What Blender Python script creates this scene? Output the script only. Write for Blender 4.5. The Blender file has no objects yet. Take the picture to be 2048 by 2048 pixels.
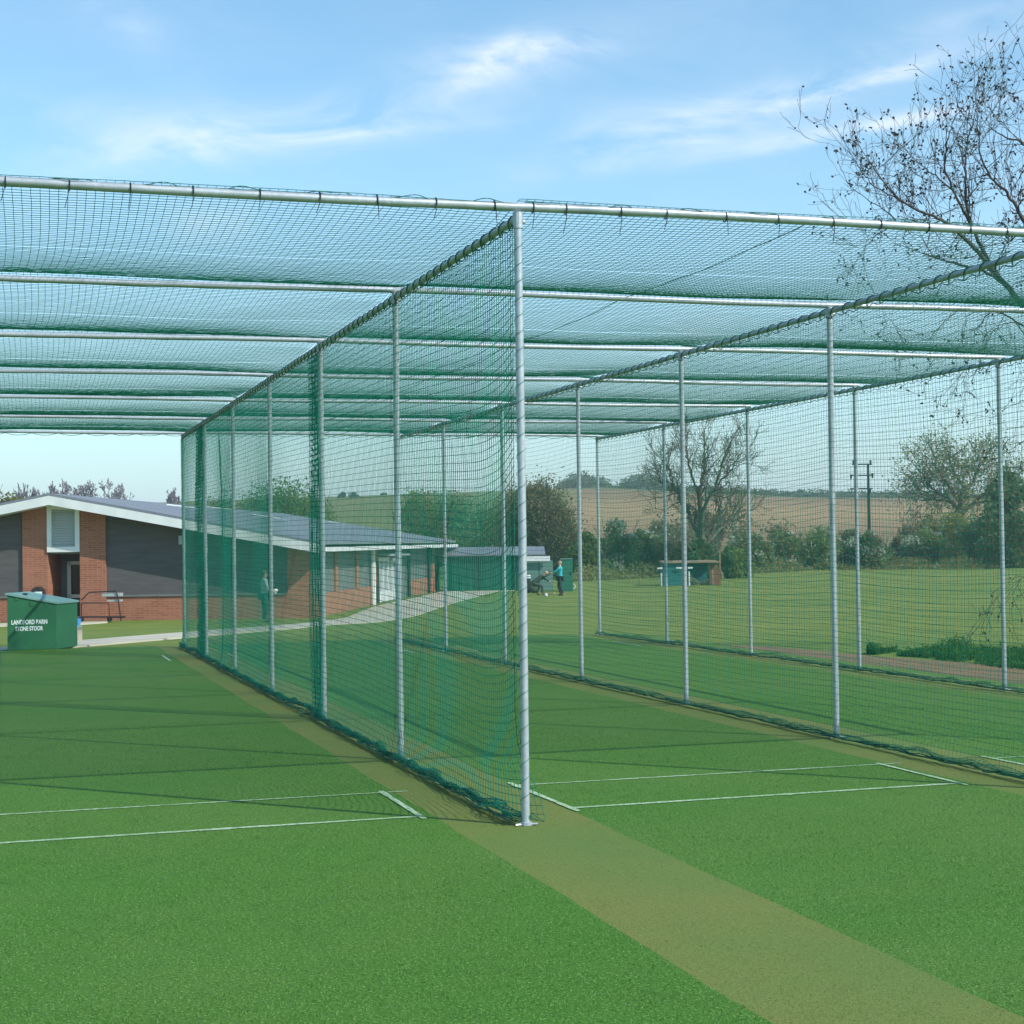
import bpy, math, random
import numpy as np
from mathutils import Vector, Matrix
random.seed(7); rng = np.random.default_rng(11)
SC = bpy.context.scene
COL = SC.collection

# ------------------------------------------------------------------ camera numbers (metres; x across the bays, y down the bays)
H = 3.6; W = 3.701; D = 3.186
CAM = np.array([-2.894, -9.298, 1.626])
FL = 3336.5; YAW, PITCH, ROLL = 0.2960, 0.0204, -0.0131
FW = np.array([math.sin(YAW)*math.cos(PITCH), math.cos(YAW)*math.cos(PITCH), math.sin(PITCH)])
RT = np.array([math.cos(YAW), -math.sin(YAW), 0.0])
UP = np.cross(RT, FW)
R2 = RT*math.cos(ROLL)+UP*math.sin(ROLL); U2 = -RT*math.sin(ROLL)+UP*math.cos(ROLL)
FH = np.array([math.sin(YAW), math.cos(YAW), 0.0])

def ray(u, v): return FW+R2*(u-1024)/FL-U2*(v-1024)/FL
def at(u, v, d):                       # survey point: bearing from the camera station, at forward distance d
    r = ray(u, v); return CAM+r*(d/(r@FH))
def loc(r, d, z): return np.array([CAM[0], CAM[1], 0])+RT*r+FH*d+np.array([0, 0, z])
def rz(u, v, d):
    p = at(u, v, d); q = p-CAM; return float(q@RT), float(p[2])

def sstep(a, b, x):
    t = np.clip((x-a)/(b-a), 0, 1); return t*t*(3-2*t)
def terr(x, y):
    x = np.asarray(x, float); y = np.asarray(y, float)
    dx = x-CAM[0]; dy = y-CAM[1]; d = np.hypot(dx, dy)
    az = np.arctan2(dx, dy)
    up = 1024+FL*np.tan(np.clip(az-YAW, -0.9, 0.9))
    z = -0.03-0.72*sstep(21, 46, y)
    hh = np.interp(up, [-2500, 0, 640, 1200, 1600, 1950, 4500], [15, 18.5, 21.6, 24.0, 19.0, 17.2, 14])
    z = z+(hh+0.75)*sstep(190, 680, d)*np.where(dy > 0, 1, 0.0)*sstep(0, 120, dy)
    z = z+0.04*np.sin(x*0.21+1)*np.sin(y*0.17)*sstep(24, 60, y)
    return z
def hit(u, v):                         # where the sight line to (u, v) meets the ground
    r = ray(u, v); t = 2.0
    while t < 1500:
        p = CAM+r*t
        if p[2] <= terr(p[0], p[1]): break
        t += 0.05+t*0.001
    return p

# ------------------------------------------------------------------ mesh builder
class MB:
    def __init__(s): s.v = []; s.f3 = []; s.f4 = []; s.n = 0; s.m3 = []; s.m4 = []; s.mi = 0
    def add(s, V, F):
        V = np.asarray(V, float).reshape(-1, 3); F = np.asarray(F, int)+s.n
        s.v.append(V); s.n += len(V)
        if F.shape[1] == 3: s.f3.append(F); s.m3.append(np.full(len(F), s.mi))
        else: s.f4.append(F); s.m4.append(np.full(len(F), s.mi))
        return s
    def tubes(s, P, r, sides=3, ref=(0.31, 0.17, 0.93), cap=False):
        P = np.asarray(P, float)
        if P.ndim == 2: P = P[None]
        M, K, _ = P.shape
        r = np.broadcast_to(np.asarray(r, float), (M, K))
        T = np.gradient(P, axis=1); T /= np.linalg.norm(T, axis=2, keepdims=True)+1e-12
        ref = np.asarray(ref, float); ref = ref/np.linalg.norm(ref)
        N = np.cross(T, ref); l = np.linalg.norm(N, axis=2, keepdims=True)
        alt = np.cross(T, np.array([1.0, 0, 0])); N = np.where(l < 0.05, alt, N)
        N /= np.linalg.norm(N, axis=2, keepdims=True)+1e-12
        B = np.cross(T, N)
        a = np.arange(sides)*2*math.pi/sides
        V = P[:, :, None, :]+r[:, :, None, None]*(np.cos(a)[None, None, :, None]*N[:, :, None, :]+np.sin(a)[None, None, :, None]*B[:, :, None, :])
        idx = np.arange(M*K*sides).reshape(M, K, sides)
        A = idx[:, :-1, :]; C = idx[:, 1:, :]
        F = np.stack([A, np.roll(A, -1, 2), np.roll(C, -1, 2), C], -1).reshape(-1, 4)
        s.add(V.reshape(-1, 3), F)
        if cap and sides >= 3:
            for m in range(M):
                for k, flip in ((0, 1), (K-1, 0)):
                    c = P[m, k]; ring = V[m, k]
                    F3 = [[0, 1+i, 1+(i+1) % sides] if flip else [0, 1+(i+1) % sides, 1+i] for i in range(sides)]
                    s.add(np.vstack([c[None], ring]), F3)
        return s
    def box(s, c, sz, ax=None):
        c = np.asarray(c, float); h = np.asarray(sz, float)/2
        ax = np.eye(3) if ax is None else np.asarray(ax, float)
        V = np.array([[x, y, z] for x in (-1, 1) for y in (-1, 1) for z in (-1, 1)])*h
        V = c+V@ax
        return s.add(V, [[0, 1, 3, 2], [4, 6, 7, 5], [0, 4, 5, 1], [2, 3, 7, 6], [0, 2, 6, 4], [1, 5, 7, 3]])
    def quad(s, a, b, c, d): return s.add([a, b, c, d], [[0, 1, 2, 3]])
    def slab(s, pts, n):               # a planar polygon given thickness n (vector)
        pts = np.asarray(pts, float); n = np.asarray(n, float); k = len(pts)
        V = np.vstack([pts, pts+n]); cen = pts.mean(0)
        s.add(np.vstack([cen, pts]), [[0, 1+i, 1+(i+1) % k] for i in range(k)])
        s.add(np.vstack([cen+n, pts+n]), [[0, 1+(i+1) % k, 1+i] for i in range(k)])
        return s.add(V, [[i, k+i, k+(i+1) % k, (i+1) % k] for i in range(k)])
    def ball(s, c, r, nu=8, nv=5):
        r = np.broadcast_to(np.asarray(r, float), (3,)); V = []; F = []
        for j in range(nv+1):
            for i in range(nu):
                t = math.pi*j/nv; p = 2*math.pi*i/nu
                V.append([c[0]+r[0]*math.sin(t)*math.cos(p), c[1]+r[1]*math.sin(t)*math.sin(p), c[2]+r[2]*math.cos(t)])
        for j in range(nv):
            for i in range(nu): F.append([j*nu+i, (j+1)*nu+i, (j+1)*nu+(i+1) % nu, j*nu+(i+1) % nu])
        return s.add(V, F)
    def leaves(s, C, size, aspect=0.6, flat=0.0):
        n = len(C); a = rng.normal(size=(n, 3)); a[:, 2] *= (1-flat); a /= np.linalg.norm(a, axis=1, keepdims=True)
        b = np.cross(a, rng.normal(size=(n, 3))); b /= np.linalg.norm(b, axis=1, keepdims=True)
        sz = (np.asarray(size)*rng.uniform(0.6, 1.3, n))[:, None]
        a = a*sz; b = b*sz*aspect
        V = np.stack([C-a, C+b, C+a, C-b], 1).reshape(-1, 3)
        return s.add(V, np.arange(4*n).reshape(n, 4))
    def build(s, name, mat, parent=None, smooth=False, off=None):
        V = np.vstack(s.v)
        if off is None: off = TL(parent) if parent else None
        if off is not None: V = V-np.asarray(off)
        F3 = np.vstack(s.f3) if s.f3 else np.zeros((0, 3), int); F4 = np.vstack(s.f4) if s.f4 else np.zeros((0, 4), int)
        me = bpy.data.meshes.new(name)
        me.vertices.add(len(V)); me.vertices.foreach_set('co', V.astype(np.float32).ravel())
        nl = F3.size+F4.size; me.loops.add(nl)
        me.loops.foreach_set('vertex_index', np.concatenate([F3.ravel(), F4.ravel()]).astype(np.int32))
        nf = len(F3)+len(F4); me.polygons.add(nf)
        st = np.concatenate([np.arange(len(F3))*3, F3.size+np.arange(len(F4))*4]).astype(np.int32)
        me.polygons.foreach_set('loop_start', st)
        mats = mat if isinstance(mat, (list, tuple)) else [mat]
        for m in mats: me.materials.append(m)
        mi = np.concatenate((s.m3 or [])+(s.m4 or [])) if (s.m3 or s.m4) else np.zeros(0)
        if len(mats) > 1: me.polygons.foreach_set('material_index', mi.astype(np.int32))
        me.polygons.foreach_set('use_smooth', np.full(nf, bool(smooth)))
        me.update(calc_edges=True); me.validate()
        o = bpy.data.objects.new(name, me); COL.objects.link(o)
        if parent: o.parent = parent
        return o
def TL(o):
    while o.parent: o = o.parent
    return tuple(o.location)
def tag(o, label=None, cat=None, group=None, kind=None):
    if label: o['label'] = label
    if cat: o['category'] = cat
    if group: o['group'] = group
    if kind: o['kind'] = kind
    return o
def thing(name, p, label, cat, group=None):
    o = bpy.data.objects.new(name, None); COL.objects.link(o); o.location = Vector(p); o.empty_display_size = 0.2
    return tag(o, label, cat, group)
def kids(o): return [c for c in bpy.data.objects if c.parent == o]
def copy_tree(o, parent=None):
    c = o.copy(); COL.objects.link(c); c.parent = parent
    for ch in kids(o): copy_tree(ch, c)
    return c

# ------------------------------------------------------------------ materials
def mat(name, col, rough=0.7, col2=None, scale=3.0, metal=0.0, bump=0.0, bscale=40.0, spec=0.5, detail=4, trans=0.0, stretch=None, lo=0.35, hi=0.65):
    m = bpy.data.materials.new(name); m.use_nodes = True; nt = m.node_tree; N = nt.nodes; L = nt.links
    b = N['Principled BSDF']; b.inputs['Roughness'].default_value = rough; b.inputs['Metallic'].default_value = metal
    b.inputs['Specular IOR Level'].default_value = spec
    b.inputs['Base Color'].default_value = (*col, 1)
    geo = N.new('ShaderNodeTexCoord'); src = geo.outputs['Object']
    if stretch:
        mp = N.new('ShaderNodeMapping'); mp.inputs['Scale'].default_value = stretch; L.new(src, mp.inputs['Vector']); src = mp.outputs['Vector']
    if col2 is not None:
        t = N.new('ShaderNodeTexNoise'); t.inputs['Scale'].default_value = scale; t.inputs['Detail'].default_value = detail
        L.new(src, t.inputs['Vector'])
        r = N.new('ShaderNodeMapRange'); r.inputs['From Min'].default_value = lo; r.inputs['From Max'].default_value = hi
        L.new(t.outputs['Fac'], r.inputs['Value'])
        x = N.new('ShaderNodeMix'); x.data_type = 'RGBA'; x.inputs[6].default_value = (*col, 1); x.inputs[7].default_value = (*col2, 1)
        L.new(r.outputs['Result'], x.inputs[0]); L.new(x.outputs[2], b.inputs['Base Color'])
    if bump:
        t2 = N.new('ShaderNodeTexNoise'); t2.inputs['Scale'].default_value = bscale; t2.inputs['Detail'].default_value = 5
        L.new(src, t2.inputs['Vector'])
        bp = N.new('ShaderNodeBump'); bp.inputs['Strength'].default_value = bump; bp.inputs['Distance'].default_value = 0.02
        L.new(t2.outputs['Fac'], bp.inputs['Height']); L.new(bp.outputs['Normal'], b.inputs['Normal'])
    if trans:
        tr = N.new('ShaderNodeBsdfTranslucent'); ms = N.new('ShaderNodeMixShader'); ms.inputs[0].default_value = trans
        out = N['Material Output']
        if col2 is not None: L.new(x.outputs[2], tr.inputs['Color'])
        else: tr.inputs['Color'].default_value = (*col, 1)
        L.new(b.outputs[0], ms.inputs[1]); L.new(tr.outputs[0], ms.inputs[2]); L.new(ms.outputs[0], out.inputs['Surface'])
    return m
def nodes(name):
    m = bpy.data.materials.new(name); m.use_nodes = True
    return m, m.node_tree.nodes, m.node_tree.links, m.node_tree.nodes['Principled BSDF']
def mixc(N, L, fac, a, b):
    x = N.new('ShaderNodeMix'); x.data_type = 'RGBA'
    for i, c in ((6, a), (7, b)):
        if isinstance(c, tuple): x.inputs[i].default_value = (*c, 1)
        else: L.new(c, x.inputs[i])
    if isinstance(fac, float): x.inputs[0].default_value = fac
    else: L.new(fac, x.inputs[0])
    return x.outputs[2]
def noise(N, L, src, scale, detail=4, lo=None, hi=None, rough=0.5):
    t = N.new('ShaderNodeTexNoise'); t.inputs['Scale'].default_value = scale; t.inputs['Detail'].default_value = detail; t.inputs['Roughness'].default_value = rough
    L.new(src, t.inputs['Vector'])
    if lo is None: return t.outputs['Fac']
    r = N.new('ShaderNodeMapRange'); r.inputs['From Min'].default_value = lo; r.inputs['From Max'].default_value = hi
    L.new(t.outputs['Fac'], r.inputs['Value']); return r.outputs['Result']

def turf_mat(name, base, dark, light, wear, fleck=0.6, bump=0.7):
    m, N, L, b = nodes(name)
    g = N.new('ShaderNodeNewGeometry').outputs['Position']
    c = mixc(N, L, noise(N, L, g, 0.55, 5, 0.35, 0.7), base, wear)
    c = mixc(N, L, noise(N, L, g, 4, 6, 0.50, 1.15, 0.7), c, dark)
    c = mixc(N, L, noise(N, L, g, 55, 4, 0.44, 0.70, 0.65), c, dark)
    f = noise(N, L, g, 85, 2, 0.58, 0.70)
    mm = N.new('ShaderNodeMath'); mm.operation = 'MULTIPLY'; mm.inputs[1].default_value = fleck; L.new(f, mm.inputs[0])
    c = mixc(N, L, mm.outputs[0], c, light)
    L.new(c, b.inputs['Base Color']); b.inputs['Roughness'].default_value = 0.75; b.inputs['Specular IOR Level'].default_value = 0.25
    h = noise(N, L, g, 130, 4)
    bp = N.new('ShaderNodeBump'); bp.inputs['Strength'].default_value = bump; bp.inputs['Distance'].default_value = 0.012
    L.new(h, bp.inputs['Height']); L.new(bp.outputs['Normal'], b.inputs['Normal'])
    return m
M = {}
M['turf'] = turf_mat('turf_fibre', (0.064, 0.192, 0.015), (0.026, 0.112, 0.006), (0.31, 0.48, 0.15), (0.098, 0.200, 0.028), 0.75)
M['strip'] = turf_mat('worn_turf_fibre', (0.180, 0.205, 0.046), (0.105, 0.140, 0.026), (0.30, 0.36, 0.13), (0.108, 0.200, 0.038), 0.5, 0.5)
M['cord'] = mat('net_cord', (0.006, 0.35, 0.235), 0.45, (0.006, 0.26, 0.175), 30, trans=0.5)
M['rope'] = mat('green_rope', (0.010, 0.115, 0.060), 0.7, (0.02, 0.19, 0.10), 25, lo=0.5, hi=0.7)
M['tie'] = mat('black_tie', (0.012, 0.016, 0.018), 0.45)
def galv():
    m, N, L, b = nodes('galvanised_steel')
    g = N.new('ShaderNodeNewGeometry').outputs['Position']
    v = N.new('ShaderNodeTexVoronoi'); v.inputs['Scale'].default_value = 38; L.new(g, v.inputs['Vector'])
    c = mixc(N, L, v.outputs['Color'], (0.41, 0.45, 0.48), (0.52, 0.56, 0.58))
    c = mixc(N, L, noise(N, L, g, 3.5, 5, 0.5, 0.8), c, (0.29, 0.33, 0.35))
    L.new(c, b.inputs['Base Color']); b.inputs['Metallic'].default_value = 0.35
    r = N.new('ShaderNodeMapRange'); r.inputs['To Min'].default_value = 0.32; r.inputs['To Max'].default_value = 0.55; L.new(noise(N, L, g, 20), r.inputs['Value'])
    L.new(r.outputs['Result'], b.inputs['Roughness']); return m
M['galv'] = galv()
def paint():
    m, N, L, b = nodes('line_paint')
    g = N.new('ShaderNodeNewGeometry').outputs['Position']
    c = mixc(N, L, noise(N, L, g, 38, 4, 0.42, 0.66), (0.52, 0.64, 0.46), (0.14, 0.30, 0.09))
    c = mixc(N, L, noise(N, L, g, 1.6, 3, 0.40, 0.75), c, (0.20, 0.36, 0.15))
    L.new(c, b.inputs['Base Color']); b.inputs['Roughness'].default_value = 0.8; return m
M['line'] = paint()
def brick():
    m, N, L, b = nodes('red_brick')
    tc = N.new('ShaderNodeTexCoord').outputs['Object']
    # wall courses run along both wall directions: combine horizontal run with height
    sx = N.new('ShaderNodeSeparateXYZ'); L.new(tc, sx.inputs[0])
    a = N.new('ShaderNodeMath'); a.operation = 'ADD'; L.new(sx.outputs[0], a.inputs[0]); L.new(sx.outputs[1], a.inputs[1])
    cb = N.new('ShaderNodeCombineXYZ'); L.new(a.outputs[0], cb.inputs[0]); L.new(sx.outputs[2], cb.inputs[1])
    t = N.new('ShaderNodeTexBrick'); L.new(cb.outputs[0], t.inputs['Vector']); t.inputs['Scale'].default_value = 1.0
    t.inputs['Color1'].default_value = (0.36, 0.130, 0.072, 1); t.inputs['Color2'].default_value = (0.26, 0.085, 0.050, 1); t.inputs['Mortar'].default_value = (0.36, 0.20, 0.13, 1)
    t.inputs['Brick Width'].default_value = 0.225; t.inputs['Row Height'].default_value = 0.075; t.inputs['Mortar Size'].default_value = 0.008
    c = mixc(N, L, noise(N, L, tc, 1.2, 4, 0.4, 0.8), t.outputs['Color'], (0.38, 0.175, 0.105))
    L.new(c, b.inputs['Base Color']); b.inputs['Roughness'].default_value = 0.9; return m
M['brick'] = brick()
M['clad'] = mat('dark_cladding', (0.083, 0.080, 0.078), 0.8, (0.105, 0.10, 0.096), 1.2, stretch=(1, 1, 6))
M['panel'] = mat('grey_panel', (0.13, 0.15, 0.145), 0.6, (0.17, 0.18, 0.17), 1.0)
M['white'] = mat('white_paint', (0.78, 0.79, 0.77), 0.5, (0.68, 0.70, 0.68), 2.0)
M['slat'] = mat('grey_louvre', (0.34, 0.38, 0.38), 0.5, (0.40, 0.43, 0.43), 1.0)
def roofm():
    m, N, L, b = nodes('slate_grey_roof')
    tc = N.new('ShaderNodeTexCoord').outputs['Object']
    c = mixc(N, L, noise(N, L, tc, 0.5, 5, 0.3, 0.7), (0.17, 0.19, 0.215), (0.225, 0.245, 0.27))
    c = mixc(N, L, noise(N, L, tc, 9, 2, 0.5, 0.8), c, (0.14, 0.155, 0.175))
    L.new(c, b.inputs['Base Color']); b.inputs['Roughness'].default_value = 0.65; return m
M['roof'] = roofm()
M['dark'] = mat('dark_opening', (0.012, 0.014, 0.018), 0.35)
M['glass'] = mat('dark_glass', (0.02, 0.025, 0.03), 0.08)
M['blackmetal'] = mat('dark_metal', (0.02, 0.022, 0.024), 0.5)
M['boxgreen'] = mat('green_painted_board', (0.012, 0.125, 0.052), 0.55, (0.018, 0.150, 0.060), 2.5, bump=0.15, bscale=12)
M['lid'] = mat('weathered_green_lid', (0.13, 0.28, 0.25), 0.6, (0.18, 0.33, 0.29), 3)
M['letter'] = mat('white_lettering', (0.75, 0.85, 0.80), 0.6)
M['blue'] = mat('blue_plastic', (0.05, 0.25, 0.55), 0.4)
M['concrete'] = mat('pale_concrete', (0.55, 0.50, 0.39), 0.9, (0.44, 0.41, 0.32), 0.8, bump=0.2, bscale=10)
M['soil'] = mat('bare_soil', (0.20, 0.125, 0.06), 0.95, (0.12, 0.12, 0.045), 1.4, bump=0.9, bscale=9, lo=0.4, hi=0.7)
M['bark'] = mat('alder_bark', (0.075, 0.062, 0.062), 0.9, (0.075, 0.10, 0.05), 1.1, lo=0.5, hi=0.68)
M['bud'] = mat('dark_cone', (0.028, 0.024, 0.024), 0.8)
M['bark2'] = mat('field_tree_bark', (0.085, 0.085, 0.055), 0.9, (0.12, 0.12, 0.07), 0.8)
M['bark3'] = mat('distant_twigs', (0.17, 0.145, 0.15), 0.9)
def leafm(name, a, b2, s=0.6): return mat(name, a, 0.7, b2, s, spec=0.2, trans=0.5, detail=6, lo=0.38, hi=0.62)
M['leaf_g'] = leafm('leaf_green', (0.142, 0.236, 0.054), (0.216, 0.311, 0.088))
M['leaf_d'] = leafm('leaf_dark', (0.11, 0.18, 0.065), (0.15, 0.22, 0.08))
M['leaf_y'] = leafm('leaf_lime', (0.230, 0.270, 0.047), (0.324, 0.351, 0.081))
M['leaf_b'] = leafm('leaf_brown', (0.243, 0.196, 0.101), (0.189, 0.216, 0.095))
M['leaf_o'] = leafm('leaf_olive', (0.216, 0.257, 0.095), (0.297, 0.311, 0.121))
M['blossom'] = leafm('white_blossom', (0.70, 0.72, 0.60), (0.45, 0.50, 0.36), 1.5)
M['plantdark'] = leafm('nettle_leaf', (0.035, 0.14, 0.035), (0.06, 0.19, 0.05), 3)
M['tealpaint'] = mat('teal_painted_board', (0.010, 0.125, 0.125), 0.6, (0.015, 0.16, 0.15), 1.5)
M['greenmetal'] = mat('green_corrugated_metal', (0.016, 0.135, 0.080), 0.5, (0.022, 0.165, 0.10), 0.8)
M['greydoor'] = mat('grey_green_door', (0.11, 0.22, 0.19), 0.6, (0.13, 0.25, 0.21), 0.8)
M['timber'] = mat('weathered_timber', (0.32, 0.22, 0.12), 0.9, (0.22, 0.17, 0.11), 2)
M['rust'] = mat('rusty_sheet', (0.25, 0.10, 0.05), 0.9, (0.17, 0.09, 0.05), 1.5)
M['hay'] = mat('pale_straw', (0.40, 0.44, 0.22), 0.95, (0.25, 0.36, 0.22), 5)
M['skin'] = mat('skin', (0.55, 0.33, 0.24), 0.6)
M['hair'] = mat('brown_hair', (0.10, 0.055, 0.03), 0.7)
M['hairl'] = mat('fair_hair', (0.42, 0.33, 0.22), 0.7)
M['greytop'] = mat('pale_grey_cloth', (0.42, 0.50, 0.52), 0.85, (0.36, 0.44, 0.46), 8)
M['darkcloth'] = mat('dark_green_cloth', (0.016, 0.075, 0.058), 0.85, (0.02, 0.09, 0.07), 8)
M['blackcloth'] = mat('black_cloth', (0.02, 0.028, 0.03), 0.85)
M['turq'] = mat('turquoise_cloth', (0.03, 0.42, 0.44), 0.75, (0.02, 0.32, 0.36), 6)
M['olivecloth'] = mat('olive_cloth', (0.045, 0.065, 0.042), 0.85)
M['glove'] = mat('white_glove', (0.7, 0.72, 0.7), 0.6)
M['shoe'] = mat('dark_shoe', (0.03, 0.03, 0.035), 0.6)
M['willow'] = mat('willow_wood', (0.55, 0.38, 0.24), 0.6)

# ------------------------------------------------------------------ ground
def build_ground():
    ang = np.radians(np.concatenate([np.linspace(-180, -22, 40)[:-1], np.linspace(-22, 52, 230), np.linspace(52, 180, 30)[1:]]))
    rad = np.concatenate([[0.01], np.geomspace(3, 60, 70), np.geomspace(60, 700, 75)[1:], np.geomspace(700, 1150, 10)[1:]])
    A, R = np.meshgrid(ang, rad); X = CAM[0]+R*np.sin(A); Y = CAM[1]+R*np.cos(A); Z = terr(X, Y)
    Z = Z-np.where(R > 760, (R-760)*0.03, 0)
    V = np.stack([X, Y, Z], -1).reshape(-1, 3); n, m = A.shape
    I = np.arange(n*m).reshape(n, m)
    F = np.stack([I[:-1, :-1], I[:-1, 1:], I[1:, 1:], I[1:, :-1]], -1).reshape(-1, 4)
    mb = MB(); mb.add(V, F); o = mb.build('grass_field', M['field'], smooth=True)
    up = 1024+FL*np.tan(np.clip(A-YAW, -0.9, 0.9)); up = np.where(np.cos(A-YAW) > 0.3, up, 0)
    field = sstep(165, 205, R)
    brown = field*sstep(1080, 1180, up)*(1-sstep(560, 610, R))
    tan = brown*np.exp(-((R-430-0.05*(up-1500))/75)**2)
    green = field*(1-sstep(1080, 1180, up))
    scrub = sstep(560, 620, R)*sstep(1080, 1180, up)
    col = np.stack([brown, tan, np.maximum(green, 0), scrub], -1).reshape(-1, 4).astype(np.float32)
    a = o.data.color_attributes.new('fields', 'FLOAT_COLOR', 'POINT'); a.data.foreach_set('color', col.ravel())
    tag(o, kind='structure'); return o
def fieldm():
    m, N, L, b = nodes('field_grass')
    g = N.new('ShaderNodeNewGeometry').outputs['Position']
    c = mixc(N, L, noise(N, L, g, 0.11, 5, 0.35, 0.65), (0.130, 0.205, 0.040), (0.215, 0.245, 0.052))
    c = mixc(N, L, noise(N, L, g, 1.1, 6, 0.4, 0.8), c, (0.092, 0.165, 0.032))
    c = mixc(N, L, noise(N, L, g, 14, 4, 0.5, 0.85), c, (0.21, 0.22, 0.08))
    at_ = N.new('ShaderNodeAttribute'); at_.attribute_name = 'fields'
    s = N.new('ShaderNodeSeparateColor'); L.new(at_.outputs['Color'], s.inputs[0])
    mp = N.new('ShaderNodeMapping'); mp.inputs['Scale'].default_value = (0.003, 0.03, 0.02); mp.inputs['Rotation'].default_value = (0, 0, 0.29); L.new(g, mp.inputs['Vector'])
    br = mixc(N, L, noise(N, L, mp.outputs[0], 2.0, 5, 0.35, 0.65), (0.20, 0.135, 0.058), (0.25, 0.18, 0.075))
    c = mixc(N, L, s.outputs[0], c, br)
    c = mixc(N, L, s.outputs[1], c, (0.34, 0.235, 0.10))
    gr = mixc(N, L, noise(N, L, mp.outputs[0], 2.0, 5, 0.35, 0.65), (0.155, 0.18, 0.045), (0.21, 0.21, 0.06))
    c = mixc(N, L, s.outputs[2], c, gr)
    c = mixc(N, L, at_.outputs['Alpha'], c, (0.13, 0.15, 0.075))
    L.new(c, b.inputs['Base Color']); b.inputs['Roughness'].default_value = 0.9; b.inputs['Specular IOR Level'].default_value = 0.15
    bp = N.new('ShaderNodeBump'); bp.inputs['Strength'].default_value = 0.6; bp.inputs['Distance'].default_value = 0.04
    L.new(noise(N, L, g, 18, 5), bp.inputs['Height']); L.new(bp.outputs['Normal'], b.inputs['Normal'])
    return m
M['field'] = fieldm()
build_ground()

XL, XR, YF, YB = -14.0, 2*W+0.62, -16.0, 19.75
HWS = 0.42
ysT = np.linspace(YF, YB, 200)
def seam(k, sg): return k*W+sg*HWS+0.006*np.sin(ysT*2.1+k+sg)+0.004*np.sin(ysT*5.3+sg)
def sheet(name, l, r, m):
    V = np.stack([np.stack([l, ysT, 0*ysT], -1), np.stack([r, ysT, 0*ysT], -1)], 1).reshape(-1, 3)
    mb = MB(); mb.add(V, [[2*i, 2*i+1, 2*i+3, 2*i+2] for i in range(len(ysT)-1)])
    return tag(mb.build(name, m), kind='structure')
bounds = [0*ysT+XL]
for k in (-1, 0, 1, 2): bounds += [seam(k, -1), seam(k, 1)]
for i in range(0, 8, 2): sheet('artificial_turf', bounds[i], bounds[i+1], M['turf'])
for i in range(1, 8, 2): sheet('worn_turf_strip', bounds[i], bounds[i+1], M['strip'])
sheet('artificial_turf', bounds[8], 0*ysT+2*W+0.62, M['turf'])
mb = MB(); mb.quad([XR, YF, 0], [16, YF, 0], [16, -1.2, 0], [XR, -1.2, 0]); tag(mb.build('artificial_turf', M['turf']), kind='structure')
def line(p, q, w=0.045, z=0.009):
    p = np.array([*p, z]); q = np.array([*q, z]); t = (q-p)/np.linalg.norm(q-p); n = np.cross(t, [0, 0, 1])*w/2
    mb = MB(); K = max(8, int(np.linalg.norm(q-p)/0.05)); s = np.linspace(0, 1, K)[:, None]
    j = 0.9+0.12*rng.normal(size=(K, 1)); c = p+(q-p)*s
    V = np.stack([c-n*j, c+n*j], 1).reshape(-1, 3)
    mb.add(V, [[2*i, 2*i+1, 2*i+3, 2*i+2] for i in range(K-1)])
    return tag(mb.build('crease_marking', M['line']), kind='structure')
for k in (-1, 0, 1, 2):
    x0 = k*W
    line((x0+0.40, 1.56), (x0+W-0.33, 1.58), 0.035, 0.004)
    line((x0+0.44, 0.50), (x0+W-0.52, 0.535), 0.052, 0.004)
    line((x0+0.41, 1.70), (x0+0.45, 0.36), 0.042, 0.006); line((x0-0.50, 1.64), (x0-0.50, 0.43), 0.042, 0.006)
    line((x0-0.56, 17.0), (x0-0.56, 15.7), 0.042, 0.006); line((x0+0.44, 17.0), (x0+0.44, 15.7), 0.042, 0.006)
# concrete paths on the grass, following the survey
def ground_poly(name, lo, up, m, z, kind='structure', thick=0.05, n=60):
    lo = np.array(lo, float); up = np.array(up, float)
    tl = np.linspace(lo[0, 0], lo[-1, 0], n); tu = np.linspace(up[0, 0], up[-1, 0], n)
    A = [hit(a, np.interp(a, lo[:, 0], lo[:, 1])) for a in tl]; B = [hit(a, np.interp(a, up[:, 0], up[:, 1])) for a in tu]
    V = []
    S = 5
    for a, b in zip(A, B):
        for s in range(S+1):
            p = a+(b-a)*s/S; p[2] = terr(p[0], p[1])+z; V.append(p)
    nv = len(V); V = np.array(V); mb = MB()
    F = [[i*(S+1)+s, (i+1)*(S+1)+s, (i+1)*(S+1)+s+1, i*(S+1)+s+1] for i in range(n-1) for s in range(S)]
    mb.add(V, F)
    for s in (0, S):
        idx = np.arange(n)*(S+1)+s; top = V[idx]; bot = top-[0, 0, thick]
        mb.add(np.vstack([top, bot]), [[i, n+i, n+i+1, i+1] for i in range(n-1)])
    return tag(mb.build(name, m), kind=kind)
ground_poly('path', [(-60, 1311), (12, 1303), (150, 1296), (365, 1277), (600, 1257), (650, 1251), (760, 1245), (830, 1233), (905, 1207), (990, 1184), (1050, 1180)],
            [(-60, 1303), (12, 1297), (155, 1284), (365, 1267), (600, 1249), (690, 1238), (740, 1217), (757, 1212), (830, 1197), (890, 1182), (990, 1176), (1050, 1175)], M['concrete'], 0.03)
ground_poly('path', [(-60, 1257), (15, 1253), (150, 1251), (215, 1246)], [(-60, 1252), (15, 1248), (150, 1246), (215, 1244)], M['concrete'], 0.035, n=20)
ground_poly('soil_strip', [(1400, 1296), (1548, 1313), (1716, 1339), (2040, 1377), (2150, 1392)],
            [(1400, 1290), (1548, 1295), (1755, 1315), (2040, 1335), (2150, 1345)], M['soil'], 0.012, thick=0.0, n=50)

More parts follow.
